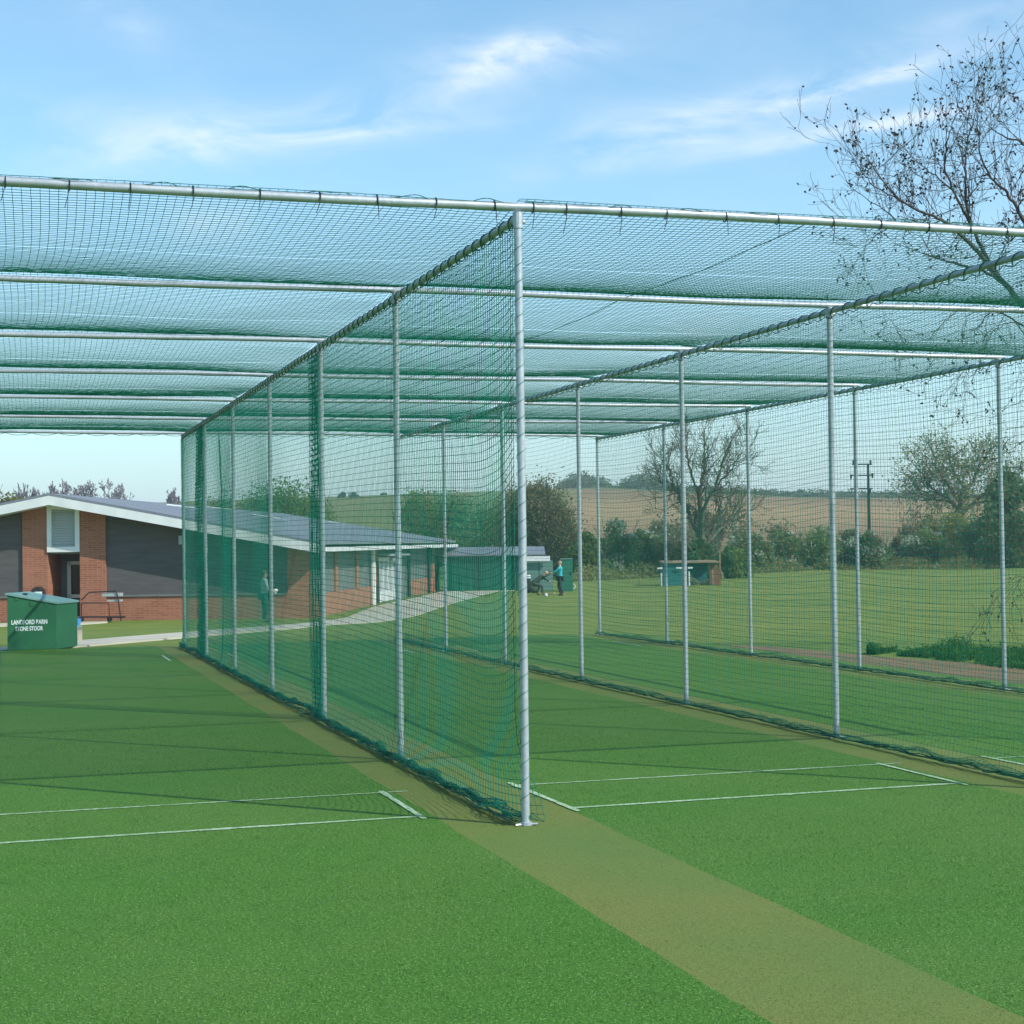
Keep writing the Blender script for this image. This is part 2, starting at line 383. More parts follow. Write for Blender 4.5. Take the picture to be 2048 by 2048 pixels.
def fibres():
    n = 430000
    Y = -5.3+12.0*rng.uniform(0, 1, n)**2.1; X = rng.uniform(-5.2, 5.6, n)
    q = np.abs((X+W/2) % W-W/2) < 0.42; keep = (~q) | (rng.uniform(0, 1, n) < 0.30); X = X[keep]; Y = Y[keep]; q = q[keep]; n = len(X)
    patch = np.sin(X*2.3+Y*1.1)+np.sin(Y*3.7-X*0.9)+rng.normal(size=n); k2 = patch > -1.2; X = X[k2]; Y = Y[k2]; q = q[k2]; n = len(X)
    a = rng.uniform(0, 2*math.pi, n); h = rng.uniform(0.004, 0.013, n)*np.where(q, 0.5, 1); w_ = rng.uniform(0.0012, 0.0022, n)
    B = np.stack([X, Y, np.zeros(n)], -1); sd_ = np.stack([np.cos(a), np.sin(a), 0*a], -1)*w_[:, None]
    ln = rng.normal(size=(n, 2))*0.009; T = B+np.stack([ln[:, 0], ln[:, 1], h], -1)
    V = np.stack([B-sd_, B+sd_, T], 1).reshape(-1, 3); mb = MB(); mb.add(V, np.arange(3*n).reshape(n, 3))
    tag(mb.build('turf_fibres', M['fibre']), 'short green plastic fibres of the artificial turf in the foreground', 'turf', kind='stuff')
M['fibre'] = mat('turf_blade', (0.050, 0.175, 0.014), 0.55, (0.18, 0.36, 0.07), 160, trans=0.25, lo=0.40, hi=0.66)
fibres()

# ------------------------------------------------------------------ cage frame
RP = 0.0245
frame = thing('cage_frame', (0, 0, 0), 'galvanised steel tube frame of posts, crossbars and rails around the practice lanes', 'frame')
def fit_sub(mb, p):                                     # tee clamp sleeve
    pass
clampL = []
for k in range(4):
    for j in range(7):
        x = (k-1)*W; y = j*D
        ex = 0.012*math.sin(3.1*j+k); 
        mb = MB(); mb.tubes([[x, y, 0.0], [x+ex*0.3, y, H*0.5], [x, y, H-RP]], RP, 12, cap=True)
        post = mb.build('post', M['galv'], frame, smooth=True)
        c = MB(); c.tubes([[x, y, H-0.115], [x, y, H-0.02]], RP+0.006, 12, cap=True)
        c.ball([x+0.036, y-0.004, H-0.075], 0.014, 6, 4)
        c.build('tee_clamp', M['galv'], post)
        s = MB(); s.tubes([[x, y, 0.002], [x, y, 0.022]], RP+0.012, 12, cap=True)
        for sg in (-1, 1): s.tubes([[x+sg*0.030, y-0.01, 0.009], [x+sg*0.068, y-0.02, 0.009]], 0.007, 8, cap=True)
        s.build('ground_socket', M['galv'], post, smooth=False)
for j in range(7):
    y = j*D; z = H if j else H+0.012
    r = RP if j else RP+0.002
    x = np.linspace(-W-0.08, 2*W+0.05, 13)
    sag = 0.012*np.sin(x*1.3+j)
    mb = MB(); mb.tubes(np.stack([x, np.full_like(x, y), z+sag*0.6], -1), r, 12, cap=True); mb.build('crossbar', M['galv'], frame, smooth=True)
for k in range(4):
    x = (k-1)*W
    mb = MB(); mb.tubes(np.array([[x, yy, H-0.055] for yy in np.linspace(0.03, 6*D+0.05, 13)]), RP*0.95, 12, cap=True); mb.build('top_rail', M['galv'], frame, smooth=True)
# cable ties along the front bar
for u in (10, 131, 246, 364, 490, 603, 711, 822, 932, 1005, 1067, 1170, 1256, 1368, 1466, 1570, 1660, 1750, 1828, 1897):
    u2 = u*2048/1932; rr = ray(u2, 0.054*u2+362); t = (0-CAM[1])/rr[1]; x = CAM[0]+rr[0]*t
    mb = MB(); a = np.linspace(0, 2*math.pi, 13)
    zc = H+0.012
    mb.tubes(np.stack([x+0*a, (RP+0.006)*np.cos(a), zc+(RP+0.006)*np.sin(a)], -1), 0.0035, 4, ref=(1, 0, 0.1))
    tl = random.uniform(0.07, 0.13); dx = random.uniform(-0.03, 0.01)
    mb.tubes([[x, -RP-0.006, zc], [x+dx*0.3, -RP-0.014, zc-RP-0.3*tl], [x+dx, -RP-0.012, zc-RP-tl]], [0.0042, 0.003, 0.002], 4)
    mb.build('cable_tie', M['tie'], frame)

# ------------------------------------------------------------------ netting
CELL = 0.05; RC = 0.0020
def smooth_noise(shape, step, amp):
    n0 = max(2, shape[0]//step+2); n1 = max(2, shape[1]//step+2)
    g = rng.normal(size=(n0, n1))
    a = np.linspace(0, n0-1.001, shape[0]); b = np.linspace(0, n1-1.001, shape[1])
    i = a.astype(int); j = b.astype(int); fa = (a-i); fb = (b-j); fa = fa*fa*(3-2*fa); fb = fb*fb*(3-2*fb)
    r = (g[i][:, j]*(1-fa)[:, None]*(1-fb)[None]+g[i+1][:, j]*fa[:, None]*(1-fb)[None]+g[i][:, j+1]*(1-fa)[:, None]*fb[None]+g[i+1][:, j+1]*fa[:, None]*fb[None])
    return amp*r
def net_mesh(G, name, parent, r=RC, rv=None):
    G = G+rng.normal(size=G.shape)*0.0007
    mb = MB(); mb.tubes(G, rv or r, 3, ref=(0.2, 0.9, 0.3)); mb.tubes(np.swapaxes(G, 0, 1), r, 3, ref=(0.3, 0.3, 0.9))
    return mb.build(name, M['cord'], parent, smooth=True)
def side_net(k, label, y0=0.0, front_free=False):
    x0 = (k-1)*W-0.034; L_ = 6*D-y0
    ny = int(L_/CELL)+1; nf_ = 12 if k == 1 else 7; nz = int((H-0.09)/CELL)+nf_
    y = np.linspace(y0+0.0, 6*D, ny); s = np.linspace(0, 1, nz)      # s=0 at the top
    Y, S = np.meshgrid(y, s, indexing='ij'); SF = (nz-nf_-2)/nz
    ztop = H-0.095-0.026*np.abs(np.sin(Y*math.pi/0.20))*np.clip(1-S*9, 0, 1); 
    Z = ztop*(1-S/SF)
    fold = S > SF
    X = np.full_like(Y, x0)
    t = (Y/D) % 1.0
    mid = np.sin(math.pi*np.clip(S/0.95, 0, 1))
    X += 0.045*np.sin(math.pi*t)*mid*(1 if k != 1 else 0.8)+smooth_noise(Y.shape, 40, 0.014)*mid+smooth_noise(Y.shape, 16, 0.0022)*mid
    if k == 1:
        for yb, a in ((2*D, 0.085), (5*D, 0.07), (4*D+1.1, 0.03)):
            q = (Y-yb); X += a*np.where(q > 0, sstep(0, 0.42, q)*(1-sstep(0.55, 2.4, q)), 0)*np.clip(S*4, 0, 1)
        e = np.exp(-(Y-y0)/0.30)                                      # the front edge is laced to the post, the net droops behind it
        Z -= 0.17*(1-e)*np.sin(math.pi*np.clip(S/SF, 0, 1))**0.7*np.exp(-np.maximum(Y-0.8, 0)/3.0)
        bulge = np.exp(-((S-0.83)/0.075)**2)*np.exp(-Y/0.35)
        X += 0.17*bulge; Y = Y-0.03*bulge
        X += 0.03*(1-S)*0
    else:
        Z -= 0.06*np.sin(math.pi*np.clip(S/SF, 0, 1))*np.sin(math.pi*t)
    Z = np.maximum(Z, 0.02)
    # the last rows lie gathered along the ground
    q = np.clip((S-SF)/(1-SF), 0, 1)
    wob = smooth_noise(Y.shape, 5, 0.05); wob2 = smooth_noise(Y.shape, 7, 0.018)
    fq = np.sin(q*14)*0.028; X = np.where(fold, X-0.030-fq-wob*0.45, X); Z = np.where(fold, 0.014+np.abs(wob2)*1.5+0.030*np.abs(np.cos(q*9+Y*3)), Z)
    nearb = np.clip((0.25-Z)/0.25, 0, 1)*(~fold); X -= 0.03*nearb
    G = np.stack([X, Y, Z], -1)
    root = thing('side_net', ((k-1)*W, 0, 0), *label)
    net_mesh(G, 'netting', root, *((0.0023, 0.0027) if k == 1 else (0.0017, 0.0012)))
    if k == 1:                                                        # slack drawn together where two lengths overlap
        for yb, nc, st_ in ((2*D+0.03, 34, 0.0135), (5*D+0.03, 60, 0.016)):
            yy = yb+np.arange(nc)*st_; zz = np.linspace(H-0.12, 0.03, 70); YY, ZZ = np.meshgrid(yy, zz, indexing='ij')
            XX = x0+0.012+0.022*np.sin(np.arange(nc)*1.9)[:, None]+0.012*np.sin(ZZ*2.3+YY*3); YY = YY+0.02*np.sin(ZZ*3.1)
            net_mesh(np.stack([XX, YY, ZZ], -1), 'gathered_netting', root)
    # lacing round the top rail
    yy = np.arange(y0+0.04, 6*D, 0.017); ph = yy*2*math.pi/0.20
    rx = (RP+0.004)*np.cos(ph)+(k-1)*W; rzz = H-0.055+(RP+0.004)*np.sin(ph)
    rzz = np.where(np.sin(ph) < -0.6, rzz-0.02*(-np.sin(ph)-0.6)/0.4, rzz)
    mb = MB(); mb.tubes(np.stack([rx, yy, rzz], -1), 0.0042, 4, ref=(0, 1, 0.1))
    # head rope in scallops
    y2 = np.arange(y0, 6*D, 0.02); z2 = H-0.095-0.026*np.abs(np.sin(y2*math.pi/0.20))
    mb.tubes(np.stack([np.full_like(y2, x0), y2, z2], -1), 0.0038, 4, ref=(0, 1, 0.1))
    mb.build('lacing_rope', M['rope'], root)
    mb = MB()
    for q in range(4):
        y3 = np.arange(y0+0.02, 6*D, 0.04); nn = len(y3)
        dx = np.interp(y3, np.arange(y0, 6*D+1, 0.22), rng.normal(size=len(np.arange(y0, 6*D+1, 0.22)))*0.018)
        dz = np.interp(y3, np.arange(y0, 6*D+1, 0.17), np.abs(rng.normal(size=len(np.arange(y0, 6*D+1, 0.17))))*0.014)
        mb.tubes(np.stack([x0-0.05+dx, y3, 0.016+dz], -1), 0.0045 if q else 0.006, 4, ref=(0, 1, 0.1))
    mb.build('ground_rope', M['rope'], root)
    if k == 1 or y0 == 0.0:
        zz = np.arange(0.12, H-0.15, 0.006); ph = zz*2*math.pi/0.10
        xw = (k-1)*W
        mb = MB(); mb.tubes(np.stack([xw+(RP+0.0035)*np.cos(ph), (RP+0.0035)*np.sin(ph), zz], -1), 0.0016, 4, ref=(0, 0, 1))
        mb.build('post_lacing', M['cord'], root)
    return root
LBL = [('green side net at the left edge beyond the dark green storage box lane', 'net'),
       ('green net wall laced to the large central post, bunched at its foot', 'net'),
       ('green net wall between the central post line and the brown soil strip', 'net'),
       ('outermost right green net wall beside the brown soil strip', 'net')]
for k in range(4): side_net(k, LBL[k])
RL = [('green roof net stretched over the left lane above the pavilion gable', 'net'),
      ('green roof net over the middle lane with a long dark seam rope', 'net'),
      ('green roof net over the right lane in front of the bare alder tree', 'net')]
for k in range(3):
    nx = int(W/CELL)+1; ny = int(6*D/CELL)+1
    x = np.linspace(0.012, W-0.012, nx); y = np.linspace(-0.02, 6*D+0.02, ny)
    X, Y = np.meshgrid(x, y, indexing='ij'); t = np.clip(Y/D, 0, 5.9999); b = t.astype(int); f = t-b
    hs = np.array([[0.085, 0.075, 0.082, 0.07, 0.075, 0.065], [0.10, 0.10, 0.085, 0.085, 0.08, 0.07], [0.11, 0.11, 0.10, 0.09, 0.08, 0.075]])[k]
    u = X/W
    edge = np.clip(np.sin(math.pi*u), 0, 1)**0.45
    prof = (4*f*(1-f))*0.8+0.2*np.sin(math.pi*f)*np.where(f > .5, 1.15, .9)
    Z = H+0.040-hs[b]*prof*(0.35+0.65*edge)-0.05*(1-edge)*np.where(f*(1-f) > 0.01, 1, 0)*np.clip(f*(1-f)*8, 0, 1)
    Z += smooth_noise(X.shape, 30, 0.008)+smooth_noise(X.shape, 12, 0.0010)
    if k == 0: X = X+0.05*np.sin(math.pi*f)*np.sin(math.pi*u)*np.cos(2.5*u)
    root = thing('roof_net', ((k-1)*W, 0, H), *RL[k])
    net_mesh(np.stack([X+(k-1)*W, Y, Z], -1), 'netting', root, 0.0024, 0.0018)
    mb = MB()
    if k == 1:
        yy = np.linspace(0, 6*D, 400); i0 = int(nx*0.515)
        zz = np.interp(yy, y, Z[i0]); mb.tubes(np.stack([np.full_like(yy, x[i0])+0.01*np.sin(yy*5), yy, H+0.012-0.03*np.sin(math.pi*((yy/D) % 1.0))], -1), 0.0032, 4, ref=(1, 0.1, 0.1))
        mb.build('seam_rope', M['rope'], root)
    # string looped along the front bar
    xx = np.arange(0.03, W-0.03, 0.02); ph = xx*2*math.pi/0.47+k
    mb = MB(); mb.tubes(np.stack([xx+(k-1)*W, 0.03*np.cos(ph*1.0)-0.002, H+0.014+0.034*np.abs(np.sin(ph*0.5))-0.006+0.006*np.sin(xx*31)], -1), 0.0028, 4, ref=(1, 0, 0.1))
    mb.build('edge_string', M['rope'], root); mb = MB()
    xb = np.arange(0.03, W-0.03, 0.02); mb.tubes(np.stack([xb+(k-1)*W, 6*D-0.03+0*xb, H-0.02-0.035*np.abs(np.sin(xb*math.pi/0.42+k))], -1), 0.004, 4, ref=(1, 0, 0.1))
    mb.build('edge_string', M['rope'], root)

# ------------------------------------------------------------------ storage box beside the left lane
def vec(a, b): v = np.asarray(b)-np.asarray(a); return v/np.linalg.norm(v)
p0 = hit(12, 1301.5); p0[2] = 0; 
P = lambda r, d: loc(r, d, 0)
a = P(-8.40, 27.72); b = P(-7.665, 28.0); c = b+P(0.12, 0.9)-P(0, 0); d_ = a+(c-b)
box = thing('storage_box', a, 'dark green storage box with sloping lid and two lines of white lettering on its front', 'storage box')
def up(p, z): return np.array([p[0], p[1], z])
mb = MB(); za, zb = 0.925, 0.755
lo = [up(a, 0.0), up(b, 0.0), up(c, 0.0), up(d_, 0.0)]; hi = [up(a, za), up(b, zb), up(c, zb), up(d_, za)]
mb.add(lo+hi, [[0, 1, 5, 4], [1, 2, 6, 5], [2, 3, 7, 6], [3, 0, 4, 7]]); mb.build('body', M['boxgreen'], box)
e1 = vec(a, b)*0.025; e2 = vec(b, c)*0.025
lid = MB(); L1 = [hi[0]-e1-e2, hi[1]+e1-e2, hi[2]+e1+e2, hi[3]-e1+e2]; lid.slab(L1, (0, 0, 0.03)); lo_ = lid.build('lid', M['lid'], box)
hd = MB(); m_ = (hi[0]*0.75+hi[1]*0.25+e2*9); hd.box(m_+[0, 0, 0.045], (0.08, 0.03, 0.03)); hd.build('handle', M['blackmetal'], lo_)
for f_ in (0.2, 0.8):
    hg = MB(); hg.box(hi[0]*(1-f_)+hi[1]*f_-e2*0.25+np.array([0, 0, -0.03]), (0.05, 0.008, 0.06), [vec(a, b), vec(b, c), [0, 0, 1]]); hg.build('hinge', M['boxgreen'], box)
hg = MB(); hg.box((hi[0]+hi[1])/2-e2*0.3+np.array([0, 0, -0.07]), (0.045, 0.014, 0.075), [vec(a, b), vec(b, c), [0, 0, 1]])
hg.build('hasp', M['boxgreen'], box)
bt = MB()
bt.box((lo[0]+lo[1])/2+[0, 0, 0.03]-e2*0.5, (np.linalg.norm(b-a)-0.02, 0.02, 0.05), [vec(a, b), vec(b, c), [0, 0, 1]]); bt.build('plinth_batten', M['boxgreen'], box)
def text(body, center, xdir, ydir, height, mat_, parent, name, bold=0.012, sx=1.0):
    cu = bpy.data.curves.new(name, 'FONT'); cu.body = body; cu.size = 1; cu.align_x = 'CENTER'; cu.align_y = 'CENTER'; cu.offset = bold; cu.extrude = 0.01
    t = bpy.data.objects.new(name, cu); COL.objects.link(t); dg = bpy.context.evaluated_depsgraph_get()
    me = bpy.data.meshes.new_from_object(t.evaluated_get(dg)); bpy.data.objects.remove(t)
    xd = Vector(xdir).normalized(); yd = Vector(ydir).normalized(); zd = xd.cross(yd)
    s = height/0.72; c0 = Vector(center)-Vector(TL(parent))
    for v in me.vertices:
        q = v.co; v.co = c0+xd*q.x*s*sx+yd*q.y*s+zd*q.z*s
    me.materials.clear(); me.materials.append(mat_)
    o = bpy.data.objects.new(name, me); COL.objects.link(o); o.parent = parent; return o
def facept(u, v):                                       # point on the front face of the box
    r = ray(u, v); n = np.cross(b-a, [0, 0, 1]); t = ((a-CAM)@n)/(r@n); return CAM+r*t
n0 = -e2/0.025*0.004
text('LANDFORD BARN', facept(59, 1244.5)+n0, b-a, (0, 0, 1), 0.074, M['letter'], box, 'lettering', 0.035, 0.69)
text('STONE STOOR', facept(58.5, 1257.5)+n0, b-a, (0, 0, 1), 0.070, M['letter'], box, 'lettering', 0.035, 0.67)
q = hit(153, 1294); t1 = thing('marker_post', q, 'short white marker post at the right side of the green storage box', 'post')
mb = MB(); mb.box(q+[0, 0, 0.17], (0.045, 0.045, 0.36)); mb.build('shaft', M['white'], t1); mb = MB(); mb.box(q+[0, 0, 0.36], (0.055, 0.055, 0.02)); mb.build('cap', M['white'], t1)
q = hit(156, 1268); bk = thing('bucket', at(155, 1254, 30.5)*[1, 1, 0]+[0, 0, float(terr(*at(155, 1254, 30.5)[:2]))], 'small blue plastic bucket behind the storage box', 'bucket')
qb = np.array(bk.location); zb_ = at(155, 1245, 30.5)[2]
mb = MB(); mb.tubes([qb+[0, 0, zb_-qb[2]-0.07], qb+[0, 0, zb_-qb[2]+0.07]], [0.05, 0.062], 12, cap=True); mb.build('pail', M['blue'], bk)
mb = MB(); mb.box(qb+[0, 0, (zb_-qb[2]-0.07)/2], (0.16, 0.16, zb_-qb[2]-0.07)); mb.build('stand_block', M['concrete'], bk)

# ------------------------------------------------------------------ pavilion
DF = 56.7
rootp = loc(-6.82, DF, -0.75)
pav = thing('pavilion', rootp, 'low brick sports pavilion with wide white gable fascia and grey roof', 'building')
AX = np.array([RT, FH, [0, 0, 1]])                       # across, away, up
def bx(mb, r0, r1, d0, d1, z0, z1): mb.box(loc((r0+r1)/2, (d0+d1)/2, (z0+z1)/2), (r1-r0, d1-d0, z1-z0), AX); return mb
BZ = -0.80; PZ = 0.08; RA, ZA = -15.5, 3.60
SL = 0.191
def roofz(r): return ZA-abs(r-RA)*SL-0.30                # underside line of the gable
def wallpoly(mb, r0, r1, d0, d1, z0):                   # wall piece whose top follows the gable
    rs = sorted([r0, r1]+([RA] if r0 < RA < r1 else []))
    pts = [loc(r0, d0, z0)]+[loc(r1, d0, z0)]+[loc(r, d0, roofz(r)) for r in rs[::-1]]
    mb.slab(pts, FH*(d1-d0)); return mb
LW = -24.2
mb = MB()
wallpoly(mb, -16.62, -15.77, DF-0.10, DF+1.6, BZ); wallpoly(mb, -14.68, -13.80, DF-0.10, DF+1.6, BZ)
wallpoly(mb, -7.66, -6.82, DF-0.02, DF+0.3, BZ)
bx(mb, LW, -16.62, DF-0.04, DF+0.25, BZ, PZ); bx(mb, -13.80, -7.66, DF-0.04, DF+0.25, BZ, PZ)
wallf = mb.build('brick_wall', M['brick'], pav)
mb = MB(); wallpoly(mb, LW, -16.62, DF, DF+0.2, PZ); wallpoly(mb, -13.80, -7.66, DF, DF+0.2, PZ)
mb.build('cladding', M['clad'], pav)
mb = MB(); bx(mb, -13.79, -7.67, DF-0.09, DF+0.1, PZ, PZ+0.06); bx(mb, LW, -16.63, DF-0.09, DF+0.1, PZ, PZ+0.06); mb.build('sill', M['panel'], pav)
# entrance recess
mb = MB(); bx(mb, -15.77, -14.68, DF+1.6, DF+1.8, BZ, 2.9); bx(mb, -15.77, -14.68, DF+0.05, DF+1.6, 1.55, 1.62); mb.build('recess_wall', M['panel'], pav)
mb = MB(); bx(mb, -15.76, -14.69, DF+0.02, DF+1.58, BZ, BZ+0.08); mb.build('doorstep', M['concrete'], pav)
mb = MB()
z0, z1 = -0.72, 1.3; r0, r1 = -15.54, -14.2
for (ra, rb, za_, zb2) in ((r0, r0+0.13, z0, z1), (r1-0.5, r1-0.48, z0, z1), (r0, -14.69, z1-0.12, z1), (r0, -14.69, 0.02, 0.14), (r0, -14.69, z0, z0+0.1)): bx(mb, ra, min(rb, -14.69), DF+1.50, DF+1.58, za_, zb2)
door = mb.build('door', M['white'], pav)
mb = MB(); bx(mb, r0+0.1, -14.69, DF+1.54, DF+1.57, z0+0.1, z1-0.1); mb.build('glazing', M['glass'], door)
# white box window over the entrance
mb = MB(); r0, r1, z0, z1 = -15.775, -14.675, 1.62, 3.22
for (ra, rb, za_, zb2) in ((r0, r0+0.15, z0, z1), (r1-0.15, r1, z0, z1), (r0+0.15, r1-0.15, z1-0.16, z1), (r0+0.15, r1-0.15, z0, z0+0.18)): bx(mb, ra, rb, DF-0.16, DF+0.1, za_, zb2)
win = mb.build('window', M['white'], pav)
mb = MB()
for i in range(14): bx(mb, r0+0.15, r1-0.15, DF-0.03-(0.02 if i % 2 else 0), DF+0.05, z0+0.18+i*0.09, z0+0.18+(i+1)*0.09-0.006)
mb.build('louvre', M['slat'], win)
p = loc(-15.2, DF-0.3, 3.22); mb = MB(); mb.ball(p, 0.07, 8, 6); mb.tubes([p, p+[0, 0, 0.12]], 0.02, 6); mb.build('lamp', M['blackmetal'], pav)
r_, z_ = rz(364, 1080, DF-0.1); mb = MB(); bx(mb, r_-0.11, r_+0.11, DF-0.14, DF-0.001, z_-0.15, z_+0.15); mb.build('alarm_box', M['slat'], pav)
r_, z_ = rz(245, 1038, DF-0.1); mb = MB(); bx(mb, r_-0.26, r_+0.26, DF-0.5, DF-0.4, z_-0.03, z_+0.02); mb.build('eaves_light', M['blackmetal'], pav)
# roof and fascia
DO = DF-0.88; SD = np.array([0.081, 1.0]); LEN = 35.0
def side(r, s): return (r+0.081*s, DF+s)
re, ze = -6.39, 1.85
def roofpt(r, s, z): rr, dd = side(r, s); return loc(rr, dd, z)
rf = MB()
far = LEN
apexF = loc(RA, DO, ZA); apexB = roofpt(RA, far, ZA); eF = loc(re, DO, ze); eB = roofpt(re+0.45, far, ze+0.10)
lF = loc(2*RA-re, DO, ze); lB = roofpt(2*RA-re, far, ze)
th = np.array([0, 0, 0.09])
rf.add([apexF, eF, eB, apexB], [[0, 1, 2, 3]]); rf.add([apexF, apexB, lB, lF], [[0, 1, 2, 3]])
rf.add([apexF-th, apexB-th, eB-th, eF-th], [[0, 1, 2, 3]]); rf.add([apexF-th, lF-th, lB-th, apexB-th], [[0, 1, 2, 3]])
rf.add([apexF, apexF-th, eF-th, eF], [[0, 1, 2, 3]]); rf.add([apexF, lF, lF-th, apexF-th], [[0, 1, 2, 3]])
rf.add([eF, eF-th, eB-th, eB], [[0, 1, 2, 3]]); rf.add([apexB, eB, eB-th, apexB-th], [[0, 1, 2, 3]]); rf.add([apexB, apexB-th, lB-th, lB], [[0, 1, 2, 3]])
roof = rf.build('roof', M['roof'], pav)
mb = MB()
for (sx, rr) in ((1, re), (-1, 2*RA-re)):
    A_ = apexF-th-[0, 0, 0.0]; E_ = (eF if sx == 1 else lF)-th
    fh = np.array([0, 0, -0.30])
    mb.slab([A_-FH*0.015, E_-FH*0.015, E_-FH*0.015+fh, A_-FH*0.015+fh], FH*0.04)
    q1 = A_+FH*0.03+fh*0.9; q2 = E_+FH*0.03+fh*0.9     # boarded soffit behind the fascia
    mb.slab([q1, q2, q2+FH*0.9, q1+FH*0.9], (0, 0, -0.02))
mb.build('fascia', M['white'], pav)
mb = MB(); g0 = eF-th-[0, 0, 0.09]; g1 = eB-th-[0, 0, 0.09]
mb.slab([g0+RT*0.03, g1+RT*0.03, g1+RT*0.03-[0, 0, 0.15], g0+RT*0.03-[0, 0, 0.15]], RT*0.09); mb.build('gutter', M['white'], pav)
mb = MB(); mb.slab([g0-[0, 0, 0.1], g1-[0, 0, 0.1], g1-[0, 0, 0.12]-RT*0.5, g0-[0, 0, 0.12]-RT*0.5], (0, 0, -0.02)); mb.build('soffit', M['panel'], pav)
# pale rails and rooflight strips lying on the slope
def onroof(u, v):
    n = np.cross(eF-apexF, apexB-apexF); r = ray(u, v); return CAM+r*(((apexF-CAM)@n)/(r@n))
for (a_, b_) in (((333, 1012), (395, 1019)), ((410, 1016), (462, 1021)), ((505, 1031), (560, 1040)), ((565, 1042), (640, 1054)), ((655, 1045), (690, 1050)), ((700, 1060), (750, 1066))):
    p = onroof(*a_); q = onroof(*b_); mb = MB(); mb.tubes([p+[0, 0, 0.05], q+[0, 0, 0.05]], 0.03, 5, cap=True); mb.build('roof_rail', M['white'], roof)
# long side wall
def sx_(u):
    k = (u-1024)/FL; return (-6.82-DF*k)/(k-0.081)
AS = np.array([RT, RT*0.081/math.hypot(0.081, 1)+FH/math.hypot(0.081, 1), [0, 0, 1]])
AS[0] = np.cross(AS[1], [0, 0, 1])
def sbox(mb, s0, s1, o0, o1, z0, z1):
    rr, dd = side(-6.82, (s0+s1)/2); c = loc(rr, dd, (z0+z1)/2)+AS[0]*((o0+o1)/2); mb.box(c, (o1-o0, s1-s0, z1-z0), AS); return mb
zt = 1.62
mb = MB(); s_d0, s_d1 = sx_(757), sx_(793)
sbox(mb, 0.3, s_d0, -0.25, 0, BZ, 0.05); mb.build('brick_wall', M['brick'], pav)
mb = MB(); sbox(mb, sx_(818), 34.5, -0.25, 0, BZ, 0.05); sbox(mb, 31.5, 34.5, -0.22, 0.02, 0.05, zt); mb.build('brick_wall', M['brick'], pav)
for u in (671, 713, 752): s = sx_(u); mb = MB(); sbox(mb, s-0.22, s+0.22, -0.2, 0.03, 0.05, zt); mb.build('brick_pier', M['brick'], pav)
mb = MB(); sbox(mb, 0.3, s_d0, -0.2, -0.05, 0.05, zt+0.1); sbox(mb, s_d1, 31.5, -0.2, -0.06, 0.05, zt+0.1); sbox(mb, s_d0, s_d1, -0.2, -0.05, 1.25, zt+0.1)
mb.build('wall_panel', M['panel'], pav)
mb = MB(); sbox(mb, s_d1, sx_(818), -0.2, -0.02, BZ, 0.05); mb.build('grey_wall', M['panel'], pav)
dm = MB(); n_ = 4; wd = (s_d1-s_d0)/n_
for i in range(n_):
    a0 = s_d0+i*wd
    for (x0_, x1_, z0_, z1_) in ((0, 0.14, BZ+0.1, 1.22), (wd-0.14, wd, BZ+0.1, 1.22), (0.14, wd-0.14, 1.05, 1.22), (0.14, wd-0.14, BZ+0.1, -0.25)):
        sbox(dm, a0+x0_+0.01, a0+x1_-0.01, -0.08, 0.0, z0_, z1_)
dd = dm.build('patio_door', M['white'], pav)
mb = MB(); sbox(mb, s_d0, s_d1, -0.07, -0.045, -0.3, 1.1); mb.build('glazing', M['slat'], dd)
mb = MB(); s = sx_(740); 
def spt(s, o, z): rr, d2 = side(-6.82, s); return loc(rr, d2, z)+AS[0]*o
mb.tubes([spt(s, 0.09, BZ+0.05), spt(s, 0.09, zt)], 0.11, 8); mb.build('downpipe', M['white'], pav)
for u in (813, 853):
    s = sx_(u); mb = MB(); mb.tubes([spt(s, 0.09, BZ+0.05), spt(s, 0.09, zt)], 0.08, 8); mb.build('downpipe', M['blackmetal'], pav)
mb = MB(); mb.box(spt((s_d0+s_d1)/2, 0.3, 1.32), (0.5, s_d1-s_d0+0.8, 0.1), AS); mb.ball(spt(s_d0+1.5, 0.35, 1.12), 0.16, 8, 6); mb.build('door_canopy', M['slat'], pav)
mb = MB(); sbox(mb, s_d0-0.75, s_d0-0.25, 0.0, 0.05, BZ+0.1, 1.05); mb.build('dark_shutter', M['blackmetal'], pav)
# inside: keep daylight from showing through the far side
mb = MB(); mb.slab([roofpt(2*RA-re+0.4, LEN-0.4, BZ), roofpt(-6.82, LEN-0.4, BZ), roofpt(-6.82, LEN-0.4, 1.6), roofpt(RA, LEN-0.4, 3.2), roofpt(2*RA-re+0.4, LEN-0.4, 1.6)], FH*0.2)
mb.slab([roofpt(LW, 0.2, BZ), roofpt(LW, LEN-0.4, BZ), roofpt(LW, LEN-0.4, 1.6), roofpt(LW, 0.2, 1.6)], RT*0.2); mb.build('rear_wall', M['brick'], pav)

# arched litter bin by the brick pier
q = loc(-16.05, DF-0.55, BZ+0.02); bn = thing('litter_bin', q, 'black arched litter bin with a white notice, against the left brick pier', 'bin')
mb = MB(); pts = [(-0.22, 0), (0.22, 0), (0.22, 1.0), (0.18, 1.16), (0.08, 1.24), (-0.02, 1.24), (-0.14, 1.16), (-0.22, 0.98)]
mb.slab([q+RT*a_+np.array([0, 0, z]) for a_, z in pts], FH*0.4); mb.build('body', M['blackmetal'], bn)
mb = MB(); mb.box(q+RT*0.09+np.array([0, 0, 0.96])-FH*0.012, (0.24, 0.02, 0.24), AX); mb.build('notice', M['letter'], bn)
